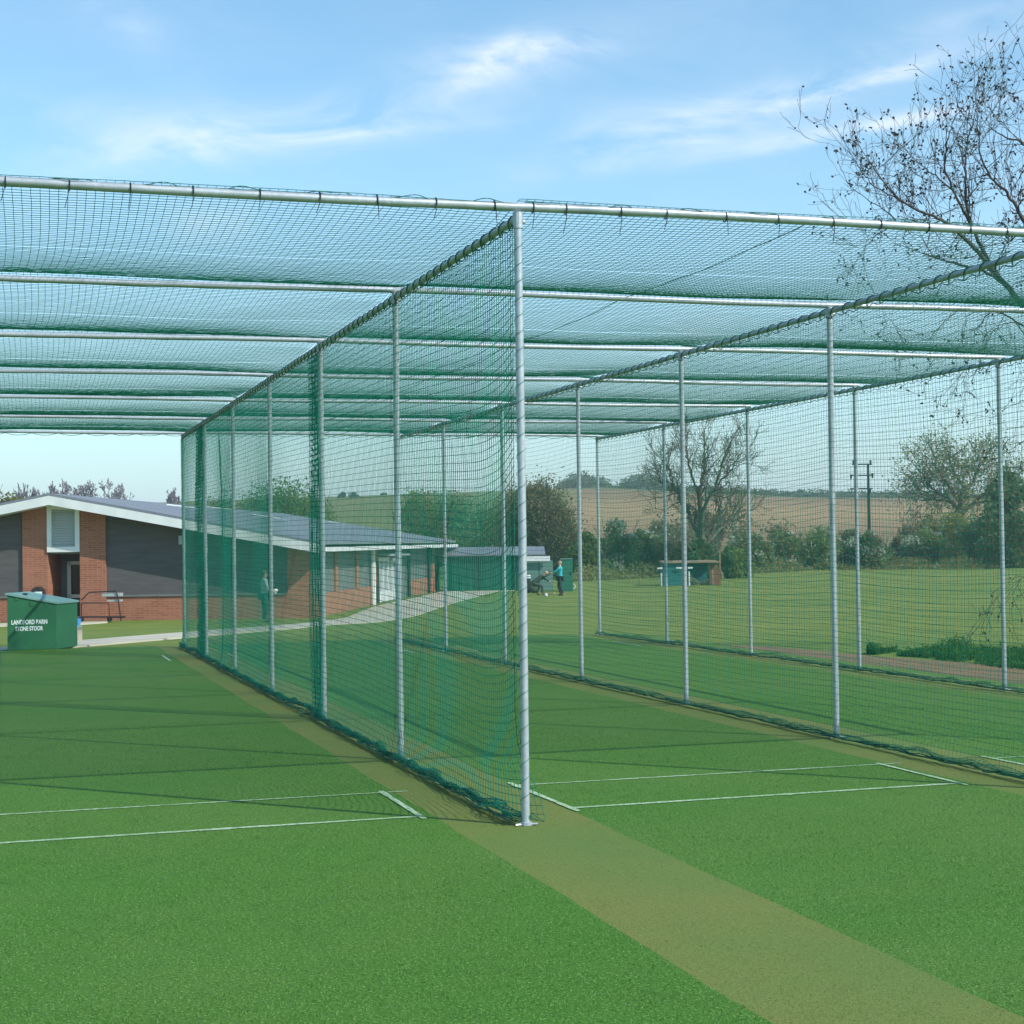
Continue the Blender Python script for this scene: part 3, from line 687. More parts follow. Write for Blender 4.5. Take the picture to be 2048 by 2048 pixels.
# tubular barrow frame in front of the wall
q = hit(205, 1242); q = loc(rz(205, 1242, DF-1.6)[0], DF-1.6, 0); q[2] = terr(q[0], q[1])
tr = thing('sight_trolley', q, 'dark tubular steel trolley frame parked in front of the pavilion wall', 'trolley')
def F(u, v, o=0.0): return at(u, v, DF-1.6+o)
mb = MB()
for o in (0, 0.5):
    for poly in (((163, 1200), (178, 1185), (232, 1182), (236, 1195), (242, 1242)), ((163, 1206), (218, 1206), (219, 1243)), ((163, 1242), (163, 1206))):
        mb.tubes([F(u, v, o) for u, v in poly], 0.022, 6)
mb.tubes([F(163, 1234), F(251, 1234)], 0.03, 6)
for u, v in ((163, 1206), (219, 1206), (178, 1185), (232, 1182), (219, 1243)): mb.tubes([F(u, v), F(u, v, 0.5)], 0.02, 6)
mb.build('tube_frame', M['blackmetal'], tr)
mb = MB(); mb.box(F(225, 1189, 0.25), (0.6, 0.45, 0.1), AX); mb.box(F(230, 1201, 0.2), (0.45, 0.3, 0.06), AX); mb.build('tray', M['slat'], tr)
for i, u in enumerate((219, 163)):
    c0 = F(u, 1238, 0.25); mb = MB(); mb.tubes([c0-FH*0.03, c0+FH*0.03], 0.09, 12, cap=True); mb.build('wheel', M['blackmetal'], tr)

# ------------------------------------------------------------------ outbuildings
def shed_store():
    d = 89.0; zt_ = rz(960, 1112, d)[1]; r0 = rz(893, 1150, d)[0]; r1 = rz(1050, 1150, d)[0]; r2 = rz(1106, 1150, d)[0]
    t = thing('store_shed', loc(r0, d, -0.8), 'long low green corrugated store shed with white edged roof beyond the pavilion', 'shed')
    zr = rz(1075, 1122, d)[1]
    mb = MB(); n = 60
    for i in range(n): 
        a_ = r0+(r1-r0)*i/n; b_ = r0+(r1-r0)*(i+1)/n; bx(mb, a_, b_, d+(0.04 if i % 2 else 0), d+2.6, -0.8, zt_)
    mb.build('corrugated_wall', M['greenmetal'], t)
    mb = MB(); bx(mb, r1, (r1+r2)/2-0.02, d-0.05, d+2.6, -0.8, zr); dl = mb.build('door', M['greydoor'], t)
    mb = MB(); bx(mb, (r1+r2)/2+0.02, r2, d-0.05, d+2.6, -0.8, zr); mb.build('door', M['greydoor'], t)
    mb = MB(); mb.slab([loc(r0-0.2, d-0.25, zt_+0.005), loc(r2-0.4, d-0.25, zt_+0.005), loc(r2-0.4, d+3, zt_+0.42), loc(r0-0.2, d+3, zt_+0.42)], (0, 0, 0.06)); mb.build('roof', M['roof'], t)
    mb = MB(); bx(mb, r1-0.1, r2-0.15, d-0.35, d-0.27, zr, zr+0.26); mb.build('fascia', M['white'], t)
    mb = MB(); bx(mb, r0+0.2, r0+0.26, d-0.03, d-0.001, -0.8, zt_); bx(mb, r0+1.7, r0+1.76, d-0.03, d-0.001, -0.8, zt_); mb.build('downpipe', M['blackmetal'], t)
shed_store()
def cabinet():
    d = 86.0; r0, z1 = rz(1122, 1117, d); r1, z0 = rz(1146, 1177, d); g = float(terr(*loc(r0, d, 0)[:2]))
    t = thing('cabinet', loc(r0, d, g), 'tall plain green metal cabinet right of the store shed, behind the turquoise figure', 'cabinet')
    mb = MB(); bx(mb, r0, r1, d, d+0.9, g, z1-0.05); mb.build('body', M['greenmetal'], t)
    mb = MB(); bx(mb, r0-0.02, r1+0.02, d-0.03, d+0.93, z1-0.05, z1); mb.build('top', M['greydoor'], t)
    mb = MB(); bx(mb, r1-0.12, r1-0.09, d-0.03, d-0.001, (z0+z1)/2-0.1, (z0+z1)/2+0.1); mb.build('handle', M['blackmetal'], t)
cabinet()
def litter():
    d = 84.0; r0, z1 = rz(1053, 1145, d); r1, z0 = rz(1058, 1180, d); q = loc((r0+r1)/2, d, 0); q[2] = terr(q[0], q[1])
    t = thing('waste_bin', q, 'slim dark waste bin with white lid, just right of the central post', 'bin')
    mb = MB(); mb.tubes([q, q+[0, 0, 0.72]], [0.12, 0.14], 12, cap=True); mb.build('body', M['blackmetal'], t)
    mb = MB(); mb.tubes([q+[0, 0, 0.74], q+[0, 0, 0.80]], 0.16, 12, cap=True); mb.tubes([q+[0, 0, 0.84], q+[0, 0, 0.90]], 0.14, 12, cap=True); mb.build('lid', M['white'], t)
litter()
def hosepost():
    q = hit(1143, 1178); t = thing('hose_stand', q, 'white post with a coiled white hose, on grass right of the green cabinet', 'hose stand')
    mb = MB(); mb.tubes([q, q+[0, 0, 0.5]], 0.04, 8, cap=True); mb.build('post', M['white'], t)
    c0 = q+RT*0.11+np.array([0, 0, 0.14]); a_ = np.linspace(0, 6*math.pi, 60); mb = MB()
    mb.tubes(np.stack([c0+RT*0.1*math.cos(x)*(1-x*.01)+np.array([0, 0, 0.13*math.sin(x)])+FH*0.004*x for x in a_]), 0.02, 5); mb.build('hose', M['white'], t)
hosepost()
def dugout():
    g0 = hit(1382, 1171); d = float((g0-CAM)@FH); g = g0[2]-0.02
    R_ = lambda u: rz(u, 1140, d)[0]; Z_ = lambda v: rz(1380, v, d)[1]
    t = thing('field_shelter', loc(R_(1322), d, g), 'low teal boarded field shelter with flat timber roof under the bare ash tree', 'shelter')
    mb = MB(); bx(mb, R_(1326), R_(1371), d, d+1.8, g, Z_(1126)); mb.build('board_wall', M['tealpaint'], t)
    mb = MB(); bx(mb, R_(1371), R_(1419), d+1.2, d+1.3, g, Z_(1126)); mb.build('back_wall', M['tealpaint'], t)
    mb = MB(); mb.slab([loc(R_(1324), d-0.15, Z_(1126)+.002), loc(R_(1438), d-0.15, Z_(1126)+.002), loc(R_(1438), d+1.9, Z_(1124)), loc(R_(1324), d+1.9, Z_(1124))], (0, 0, 0.08)); mb.build('roof', M['timber'], t)
    mb = MB(); bx(mb, R_(1419), R_(1441), d+0.1, d+0.25, g, Z_(1140)); bx(mb, R_(1420), R_(1436), d+0.15, d+0.3, Z_(1140), Z_(1126)); mb.build('rusty_wall', M['rust'], t)
    for u, v in ((1322.5, 1145), (1378, 1143)):
        mb = MB(); bx(mb, R_(u)-0.035, R_(u)+0.035, d-0.1, d-0.03, g, Z_(v)); mb.build('white_post', M['white'], t)
    mb = MB(); bx(mb, R_(1425)-0.045, R_(1425)+0.045, d-0.12, d-0.04, g, Z_(1141)); mb.build('timber_post', M['timber'], t)
    for i, (u, w) in enumerate(((1319.5, .14), (1358, .17), (1380, .14))):
        mb = MB(); z = Z_(1135.5); bx(mb, R_(u)-w, R_(u)+w, d-0.16, d-0.11, z-0.045, z+0.045); mb.build('bracket', M['white'], t)
    mb = MB(); bx(mb, R_(1440), R_(1443), d+0.3, d+0.4, g, Z_(1104)); mb.tubes([loc(R_(1442), d+0.3, Z_(1140)), loc(R_(1446), d+0.3, Z_(1160))], 0.04, 5); mb.build('tall_post', M['timber'], t)
    u0, u1 = R_(1381), R_(1424)
    n = 900; C = np.stack([rng.uniform(0, 1, n), rng.uniform(0, 1, n), rng.uniform(0, 1, n)], -1)
    hgt = 0.10+0.55*np.clip(1-C[:, 0]*2.2, 0, 1)+0.22*C[:, 0]
    pts = np.array([loc(u0+(u1-u0)*c[0], d+0.2+c[1]*0.8, g+c[2]*h) for c, h in zip(C, hgt)])
    hp = thing('straw_heap', loc((u0+u1)/2, d+0.5, g), 'pale heap of straw and cuttings spilling from the field shelter', 'heap')
    mb = MB(); mb.leaves(pts, 0.09, 0.2); mb.build('straw', M['hay'], hp)
dugout()
for u, v in ((1260, 1166), (1279, 1169)):
    q = hit(u, v); t = thing('fence_stake', q, 'thin pale wooden stake left of the field shelter, %s one' % ('farther' if u == 1260 else 'nearer'), 'stake', 'wooden stakes')
    mb = MB(); mb.tubes([q, q+[0.01, 0, 0.36]], 0.035, 6, cap=True); mb.build('shaft', M['timber'], t)
    mb = MB(); mb.tubes([q+[0.01, 0, 0.36], q+[0.01, 0, 0.40]], 0.04, 6, cap=True); mb.build('cap', M['timber'], t)

# ------------------------------------------------------------------ utility pole
def upole():
    d = 165.0; t0 = at(1737, 1075, d); g = float(terr(t0[0], t0[1]))
    t = thing('utility_pole', (t0[0], t0[1], g), 'dark twin utility pole with crossarms and insulators behind the hedge', 'utility pole')
    for u in (1712, 1736):
        p = at(u, 928, d); mb = MB(); mb.tubes([[p[0], p[1], g], p], [0.18, 0.12], 8, cap=True); mb.build('pole', M['blackmetal'], t)
    for v, a_, b_ in ((929, 1704, 1744), (951, 1700, 1746), (978, 1700, 1745)):
        mb = MB(); mb.tubes([at(a_, v, d-0.2), at(b_, v-0.5, d-0.2)], 0.07, 5, cap=True); mb.build('crossarm', M['blackmetal'], t)
    for u, v in ((1707, 925), (1741, 925), (1702, 953), (1745, 951), (1740, 982)):
        mb = MB(); p = at(u, v, d-0.2); mb.tubes([p-[0, 0, 0.25], p+[0, 0, 0.2]], [0.09, 0.13], 6, cap=True); mb.build('insulator', M['blackmetal'], t)
upole()

# ------------------------------------------------------------------ trees
def grow(p, d, L, r, lev, S, tips, spread=0.55, upw=0.12, seg=3, kids_=(2, 3), droop=0, shrink=0.72):
    d = np.array(d, float); d /= np.linalg.norm(d)
    n = seg; pts = [p]; 
    for i in range(n):
        d = d+rng.normal(size=3)*0.13+np.array([0, 0, upw*0.5]); d /= np.linalg.norm(d); pts.append(pts[-1]+d*L/n)
    rr = np.linspace(r, r*0.68, n+1)
    for i in range(n): S.append((pts[i], pts[i+1], rr[i], rr[i+1]))
    if lev == 0: tips.append((pts[-1], d)); return
    k = random.randint(*kids_)
    for i in range(k):
        q = pts[-1] if i == 0 else pts[random.randint(1, n)]
        nd = d+rng.normal(size=3)*spread*(0.5 if i == 0 else 1.0)+np.array([0, 0, upw])
        grow(q, nd, L*random.uniform(shrink-0.1, shrink+0.1), r*(0.68 if i == 0 else 0.5), lev-1, S, tips, spread, upw, max(2, seg-(lev % 2)), kids_, droop, shrink)
def seg_mesh(S, sides=3, minr=0.0):
    P_ = np.array([[a, b] for a, b, _, _ in S]); r = np.maximum(np.array([[x, y] for _, _, x, y in S]), minr); mb = MB(); mb.tubes(P_, r, sides); return mb
def place(u, vbase, d):
    p = at(u, vbase, d); p[2] = terr(p[0], p[1]); return p
def field_tree(u, vtop, d, width, label, leafmat, name='tree', bark='bark2', lev=6, nleaf=3000, lsize=0.16, trunk=0.16, stems=1, spread=0.5, upw=0.1, group=None, minr=0.02, jit=0.5):
    base = place(u, 1100, d); top = at(u, vtop, d)[2]; Ht = top-base[2]; wid = width/FL*d
    t = thing(name, base, label, 'tree', group)
    S = []; tips = []
    for i in range(stems):
        dr = np.array([rng.normal()*0.22*(stems > 1), rng.normal()*0.22*(stems > 1), 1.0]); p = np.zeros(3)+[rng.normal()*0.1*(stems > 1), 0, 0]
        n = 4; pts = [p]
        for _ in range(n): dr = dr/np.linalg.norm(dr)+rng.normal(size=3)*0.07; pts.append(pts[-1]+dr/np.linalg.norm(dr)*trunk)
        for j in range(n): S.append((pts[j], pts[j+1], 0.03-0.003*j, 0.03-0.003*(j+1)))
        for j in range(1, n+1):
            for _ in range(2): grow(pts[j], [rng.normal()*0.8, rng.normal()*0.8, 0.8], 0.22, 0.014, lev-2, S, tips, spread, upw)
        grow(pts[-1], dr, 0.24, 0.02, lev-1, S, tips, spread, upw)
    tp = np.array([q for q, _ in tips]); allp = np.vstack([np.array([[a, b] for a, b, _, _ in S]).reshape(-1, 3)])
    zmax = np.percentile(allp[:, 2], 99.8); rmax = np.percentile(np.hypot(allp[:, 0], allp[:, 1]), 97)
    sc = np.array([wid/2/rmax, wid/2/rmax, Ht/zmax])
    S = [(base+a*sc, base+b*sc, r0*Ht*0.8, r1*Ht*0.8) for a, b, r0, r1 in S]
    seg_mesh(S, 4, minr).build('trunk', M[bark], t)
    if nleaf:
        i = rng.integers(0, len(tp), nleaf); C = base+tp[i]*sc+rng.normal(size=(nleaf, 3))*jit*np.array([1, 1, .8])*wid/10
        C[:, 2] = np.maximum(C[:, 2], base[2]+0.1)
        mb = MB(); mb.leaves(C, lsize); mb.build('crown', M[leafmat], t)
    return t
def bush(u, vtop, d, width, label, leafmats, name='bush', n=8500, lsize=0.125, group=None, cat='bush', lumps=26, lr=1.0):
    base = place(u, 1120, d); top = at(u, vtop, d)[2]; Ht = top-base[2]; wid = 1.25*width/FL*d
    t = thing(name, base, label, cat, group)
    cs = []
    for i in range(lumps):
        a_ = rng.uniform(0, 2*math.pi); rr = rng.uniform(0, 0.42)*wid; zz = rng.uniform(0.12, 0.86)*Ht*(1-0.35*(rr/(0.42*wid+1e-6))**2)
        cs.append((rr*math.cos(a_), rr*math.sin(a_)*0.8, zz, rng.uniform(0.10, 0.20)*min(wid, Ht*1.3)*(1.25 if i < 6 else 0.85)*lr))
    for mi, (lm, frac) in enumerate(leafmats):
        pts = []
        for (x, y, z, R_) in cs:
            k = int(n*frac/lumps); v = rng.normal(size=(k, 3)); v /= np.linalg.norm(v, axis=1, keepdims=True)
            rad = R_*rng.uniform(0.1, 1.5, (k, 1))**0.7
            if lm == 'blossom': rad = R_*rng.uniform(0.85, 1.45, (k, 1)); v[:, 2] = np.abs(v[:, 2])
            pts.append(np.array([x, y, z])+v*rad*[1, 1, 0.95])
        pts = np.vstack(pts)
        if lm == 'blossom': keep = np.sin(pts[:, 0]*1.3+pts[:, 2]*1.9)+0.6*np.sin(pts[:, 0]*3.1+1) > 0.1; pts = pts[keep]
        pts[:, 2] = np.clip(pts[:, 2], 0.03, Ht*1.02); mb = MB(); mb.leaves(base+pts, lsize*(0.85 if lm == 'blossom' else 1)); mb.build('blossom' if lm == 'blossom' else 'foliage', M[lm], t)
    S = []; tips = []
    for i in range(6): grow(base.copy(), [rng.normal()*0.5, rng.normal()*0.5, 1], Ht*0.38, 0.05, 3, S, tips, 0.45, 0.1)
    seg_mesh(S, 3, 0.015).build('stems', M['bark2'], t)
    return t

# the hedge line: separate bushes, each with its own look
G_ = 'hedge bushes along the far side of the field'
bush(1178, 1062, 118, 75, 'dark green hedge bush just right of the big brown tree', [('leaf_d', 0.6), ('leaf_g', 0.4)], group=G_)
bush(1232, 1040, 120, 80, 'white flowering hedge bush left of the teal field shelter', [('leaf_g', 0.5), ('leaf_d', 0.4), ('blossom', 0.6)], group=G_)
bush(1290, 1048, 124, 85, 'dark leafy hedge bush behind the left end of the field shelter', [('leaf_d', 0.7), ('leaf_g', 0.25), ('blossom', 0.2)], group=G_)
bush(1345, 1070, 122, 80, 'brownish hedge bush directly behind the field shelter roof', [('leaf_b', 0.6), ('leaf_d', 0.4)], group=G_)
bush(1405, 1072, 112, 60, 'dark ivy covered bush at the foot of the bare ash tree', [('leaf_d', 1.0)], group=G_)
bush(1462, 1090, 112, 62, 'bright green bush just right of the field shelter', [('leaf_g', 0.9), ('leaf_d', 0.1)], group=G_)
bush(1505, 1066, 135, 90, 'grey green hedge bush between the ash tree and the flowering hedge', [('leaf_g', 0.4), ('leaf_b', 0.4), ('leaf_d', 0.2), ('blossom', 0.2)], group=G_)
bush(1570, 1060, 138, 90, 'pale flowering hedge bush left of the tall second lane post', [('leaf_g', 0.5), ('leaf_b', 0.3), ('blossom', 0.2)], group=G_)
bush(1635, 1050, 140, 90, 'lime tinged hedge bush behind the tall second lane post', [('leaf_g', 0.7), ('leaf_o', 0.3), ('blossom', 0.2)], group=G_)
bush(1700, 1060, 142, 90, 'brown twiggy hedge bush below the utility pole', [('leaf_b', 0.6), ('leaf_d', 0.3), ('blossom', 0.2)], group=G_)
bush(1742, 1058, 140, 75, 'white blossoming hedge bush right below the utility pole', [('leaf_g', 0.35), ('leaf_d', 0.35), ('blossom', 0.6)], group=G_)
bush(1800, 1062, 144, 90, 'tangled brown and green hedge bush between two blossoming ones', [('leaf_b', 0.5), ('leaf_g', 0.4), ('blossom', 0.2)], group=G_)
bush(1862, 1056, 142, 85, 'white blossoming hedge bush under the round oak', [('leaf_g', 0.4), ('leaf_o', 0.3), ('blossom', 0.6)], group=G_)
bush(1905, 1020, 150, 110, 'tall lime green bush right under the round oak', [('leaf_y', 0.6), ('leaf_o', 0.5)], n=7000, group=G_)
bush(1962, 1030, 146, 95, 'dark green rounded bush beside the rightmost near post', [('leaf_d', 0.5), ('leaf_g', 0.5)], group=G_)
bush(2018, 1035, 140, 100, 'yellow green bush at the right edge of the photo', [('leaf_y', 0.4), ('leaf_g', 0.5), ('blossom', 0.2)], n=7000, group=G_)
bush(2110, 1040, 140, 130, 'leafy bush just beyond the right edge of the view', [('leaf_g', 0.7), ('leaf_d', 0.3)], group=G_)
bush(1850, 1010, 160, 90, 'brown bare bush left below the round oak', [('leaf_b', 0.9)], n=3500, lsize=0.13, group=G_)
bush(1420, 1008, 230, 330, 'wide brown scrub belt on the slope behind the bare ash tree', [('leaf_b', 0.7), ('leaf_o', 0.2)], name='scrub', n=9000, lsize=0.25, lumps=22, cat='scrub')

def guided_tree(name, label, base_uv, d, limbs, leafmat, nleaf, lsize, tw_len, tw_lev=3, pdens=0.75, minr=0.02, jit=0.35, upw=0.10):
    base = place(base_uv[0], base_uv[1], d); t = thing(name, base, label, 'tree'); mb = MB(); S = []; tips = []
    for poly, ra, rb in limbs:
        o = rng.normal()*1.2; P_ = []
        for q, (u, v) in enumerate(poly):
            p = at(u, v, d+o*q/len(poly)*1.6); p[2] = max(p[2], terr(p[0], p[1])-0.05) if q == 0 else p[2]; P_.append(p)
        P_ = np.array(P_); sx = np.linspace(0, 1, len(P_)); ss = np.linspace(0, 1, len(P_)*6)
        C = np.stack([np.interp(ss, sx, P_[:, a]) for a in range(3)], -1)
        for _ in range(2): C[1:-1] = (C[:-2]+2*C[1:-1]+C[2:])/4
        C[2:-1] += rng.normal(size=C[2:-1].shape)*0.05
        rr = ra+(rb-ra)*ss; mb.tubes(C, rr, 6)
        for k in range(len(C)):
            if ss[k] < 0.25 or random.random() > pdens: continue
            dr = C[min(k+1, len(C)-1)]-C[k-1]; dr /= np.linalg.norm(dr)
            grow(C[k], dr*0.7+rng.normal(size=3)*0.6+np.array([0, 0, 0.15]), tw_len*random.uniform(0.6, 1.2), min(rr[k]*0.55, 0.05), tw_lev, S, tips, 0.6, upw)
        grow(C[-1], C[-1]-C[-2], tw_len, rb*0.9, tw_lev, S, tips, 0.55, upw)
    mb.build('trunk', M['bark2'], t, smooth=True); seg_mesh(S, 3, minr).build('branches', M['bark2'], t)
    tp = np.array([q for q, _ in tips]); C = tp[rng.integers(0, len(tp), nleaf)]+rng.normal(size=(nleaf, 3))*jit
    mb = MB(); mb.leaves(C, lsize); mb.build('crown', M[leafmat], t)
guided_tree('ash_tree', 'tall bare ash tree with thin new leaves behind the teal field shelter', (1410, 1150), 118, [
    ([(1410, 1150), (1409, 1092), (1403, 1068), (1402, 1026), (1398, 991), (1403, 968), (1409, 926), (1408, 890)], 0.30, 0.06),
    ([(1408, 1095), (1403, 1082), (1386, 1050), (1375, 1022), (1361, 991), (1349, 980), (1344, 956), (1335, 930)], 0.19, 0.05),
    ([(1412, 1092), (1424, 1061), (1433, 1038), (1452, 1012), (1465, 985)], 0.16, 0.05),
    ([(1412, 1092), (1435, 1064), (1452, 1050), (1468, 1042), (1490, 1030)], 0.13, 0.04),
    ([(1403, 1064), (1405, 1026), (1412, 1003), (1431, 977), (1440, 940), (1447, 917)], 0.16, 0.05),
    ([(1398, 991), (1384, 952), (1377, 928), (1372, 900)], 0.10, 0.04),
    ([(1349, 980), (1330, 980), (1319, 961), (1312, 930)], 0.08, 0.03),
    ([(1433, 975), (1452, 950), (1468, 933), (1478, 910)], 0.08, 0.03)], 'leaf_o', 2600, 0.055, 1.15, 3, 0.62, 0.014, 0.28, 0.14)
guided_tree('oak_tree', 'round crowned oak coming into leaf near the right edge', (1918, 1140), 165, [
    ([(1918, 1140), (1920, 1060), (1920, 1007), (1925, 984), (1927, 970), (1911, 951), (1900, 925)], 0.38, 0.09),
    ([(1920, 1030), (1902, 1002), (1874, 984), (1855, 970), (1845, 950)], 0.22, 0.07),
    ([(1920, 1030), (1946, 1007), (1962, 993), (1985, 972), (1995, 955)], 0.22, 0.07),
    ([(1925, 990), (1945, 965), (1955, 940), (1962, 925)], 0.18, 0.06),
    ([(1911, 990), (1885, 955), (1872, 930)], 0.16, 0.06),
    ([(1902, 1002), (1870, 1000), (1842, 1000)], 0.14, 0.05),
    ([(1950, 1005), (1985, 1000), (2005, 995)], 0.14, 0.05)], 'leaf_o', 7500, 0.13, 1.5, 3, 0.85, 0.022, 0.5, 0.04)
field_tree(2040, 945, 140, 150, 'dark ivy clad tree at the right edge', 'leaf_d', 'ivy_tree', nleaf=6500, lsize=0.17, lev=6, trunk=0.12, spread=0.6, minr=0.03)
field_tree(1090, 962, 125, 175, 'large twiggy brown green willow behind the store shed', 'leaf_b', 'willow_tree', nleaf=11000, lsize=0.10, lev=7, trunk=0.09, stems=4, spread=0.5, minr=0.02, jit=0.9)
bush(1082, 1000, 128, 150, 'broad olive bush filling in below the twiggy willow', [('leaf_o', 0.35), ('leaf_g', 0.35), ('leaf_b', 0.4)], n=12000, lsize=0.14, lumps=36, lr=1.2)
bush(1000, 992, 140, 160, 'olive green tree mass seen behind the central post', [('leaf_o', 0.5), ('leaf_g', 0.5)], name='leafy_tree', cat='tree', n=15000, lumps=38, lr=1.3)
bush(905, 985, 150, 170, 'green leafy tree behind the far end of the pavilion roof', [('leaf_g', 0.6), ('leaf_o', 0.4)], name='leafy_tree', cat='tree', n=15000, lumps=38, lr=1.3)
bush(840, 968, 170, 110, 'taller bright green tree left of the far roof end', [('leaf_g', 0.8), ('leaf_y', 0.2)], name='leafy_tree', cat='tree', n=11000, lumps=34, lr=1.3)
bush(545, 958, 150, 175, 'tall dark green tree rising over the middle of the pavilion roof', [('leaf_g', 0.7), ('leaf_d', 0.3)], name='leafy_tree', cat='tree', n=20000, lumps=46, lr=1.35)
bush(450, 984, 155, 130, 'brownish green tree over the roof, left of the tall dark one', [('leaf_b', 0.6), ('leaf_g', 0.4)], name='leafy_tree', cat='tree', n=13000, lumps=36, lr=1.3)
bush(615, 984, 160, 120, 'olive tree over the roof, right of the tall dark one', [('leaf_g', 0.6), ('leaf_o', 0.4)], name='leafy_tree', cat='tree', n=13000, lumps=36, lr=1.3)
bush(10, 968, 120, 90, 'yellow green willow bush above the left end of the pavilion roof', [('leaf_y', 0.35), ('leaf_b', 0.5)], name='leafy_tree', cat='tree', n=13000, lumps=36, lr=1.3)
BG = 'bare trees on the skyline above the pavilion roof'
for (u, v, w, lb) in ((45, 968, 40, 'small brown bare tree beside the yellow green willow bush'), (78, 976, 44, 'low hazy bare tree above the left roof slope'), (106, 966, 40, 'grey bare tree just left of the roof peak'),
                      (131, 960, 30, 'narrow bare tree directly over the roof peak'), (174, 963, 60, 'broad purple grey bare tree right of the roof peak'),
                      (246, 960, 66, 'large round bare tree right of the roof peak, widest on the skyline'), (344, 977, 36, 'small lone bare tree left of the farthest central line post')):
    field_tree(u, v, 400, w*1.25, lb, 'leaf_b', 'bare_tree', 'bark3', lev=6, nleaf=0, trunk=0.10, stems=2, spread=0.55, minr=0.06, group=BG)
for (u, v, w, d, lm, lb) in ((700, 983, 40, 560, 'leaf_d', 'small far dark tree on the green ridge, left'), (765, 988, 34, 600, 'leaf_b', 'small far brown tree on the green ridge, right'), (730, 998, 40, 560, 'leaf_d', 'low far bush between two small ridge trees')):
    bush(u, v, d, w, lb, [(lm, 1.0)], name='distant_tree', cat='tree', n=1500, lsize=0.6, lumps=6)
# far wood on the hill
S = []
pts = []
for u in np.arange(1120, 1960, 1.6):
    dd_ = 640+rng.uniform(-15, 15); p = at(u, 1100, dd_); g = float(terr(p[0], p[1]))
    hgt = (3.8+2.2*math.sin(u*0.05)+1.6*rng.normal()*0.6) if u < 1320 else (2.2+0.8*rng.normal())
    hgt = max(0.8, hgt)
    k = 60; q = np.stack([rng.normal(size=k)*0.9+p[0], rng.normal(size=k)*2+p[1], g-0.6+rng.uniform(0, 1, k)**1.2*hgt], -1); pts.append(q)
mb = MB(); mb.leaves(np.vstack(pts), 0.5); tag(mb.build('distant_wood', M['leaf_d']), 'dark line of distant woodland along the hill crest', 'woodland', kind='stuff')
# rough bottom of the hedge
pts = []
for u in np.arange(1150, 2120, 1.0):
    d = 118+(u-1150)*0.025; d = 112+min(28, (u-1150)*0.06); k = 26
    p = at(u, 1100, d)
    pts.append(np.stack([p[0]+rng.normal(size=k)*0.3, p[1]+rng.normal(size=k)*1.2, float(terr(p[0], p[1]))+rng.uniform(0, 1, k)**2*(0.7+0.4*math.sin(u*.07))], -1))
mb = MB(); mb.leaves(np.vstack(pts), 0.14, 0.35); tag(mb.build('long_grass', M['leaf_o']), 'rough long grass at the foot of the hedge', 'grass', kind='stuff')

# dark low plants beside the outer net
pts = []
for i in range(12000):
    u = rng.uniform(1735, 2200); w_ = (u-1735)/300
    v0 = np.interp(u, [1735, 1800, 1880, 1936, 1980, 2060, 2200], [1306, 1303, 1301, 1296, 1300, 1300, 1303]); v1 = np.interp(u, [1735, 1850, 1990, 2060, 2200], [1309, 1316, 1336, 1343, 1350])
    v = rng.uniform(v0, v1)
    if math.sin(u*0.05+v*0.3)+0.5*math.sin(u*0.021) < -0.35 and u < 1960: continue
    p = hit_cache = None
    r = ray(u, v); t_ = (-0.03-CAM[2])/r[2]; p = CAM+r*t_
    hmax = 0.06+0.09*max(0, math.sin(u*0.031-1.2))
    pts.append([p[0], p[1], -0.03+abs(rng.normal())*hmax*0.6])
mb = MB(); mb.leaves(np.array(pts), 0.045, 0.22); tag(mb.build('ground_plants', M['plantdark']), 'low dark green plants growing along the brown soil strip', 'plants', kind='stuff')

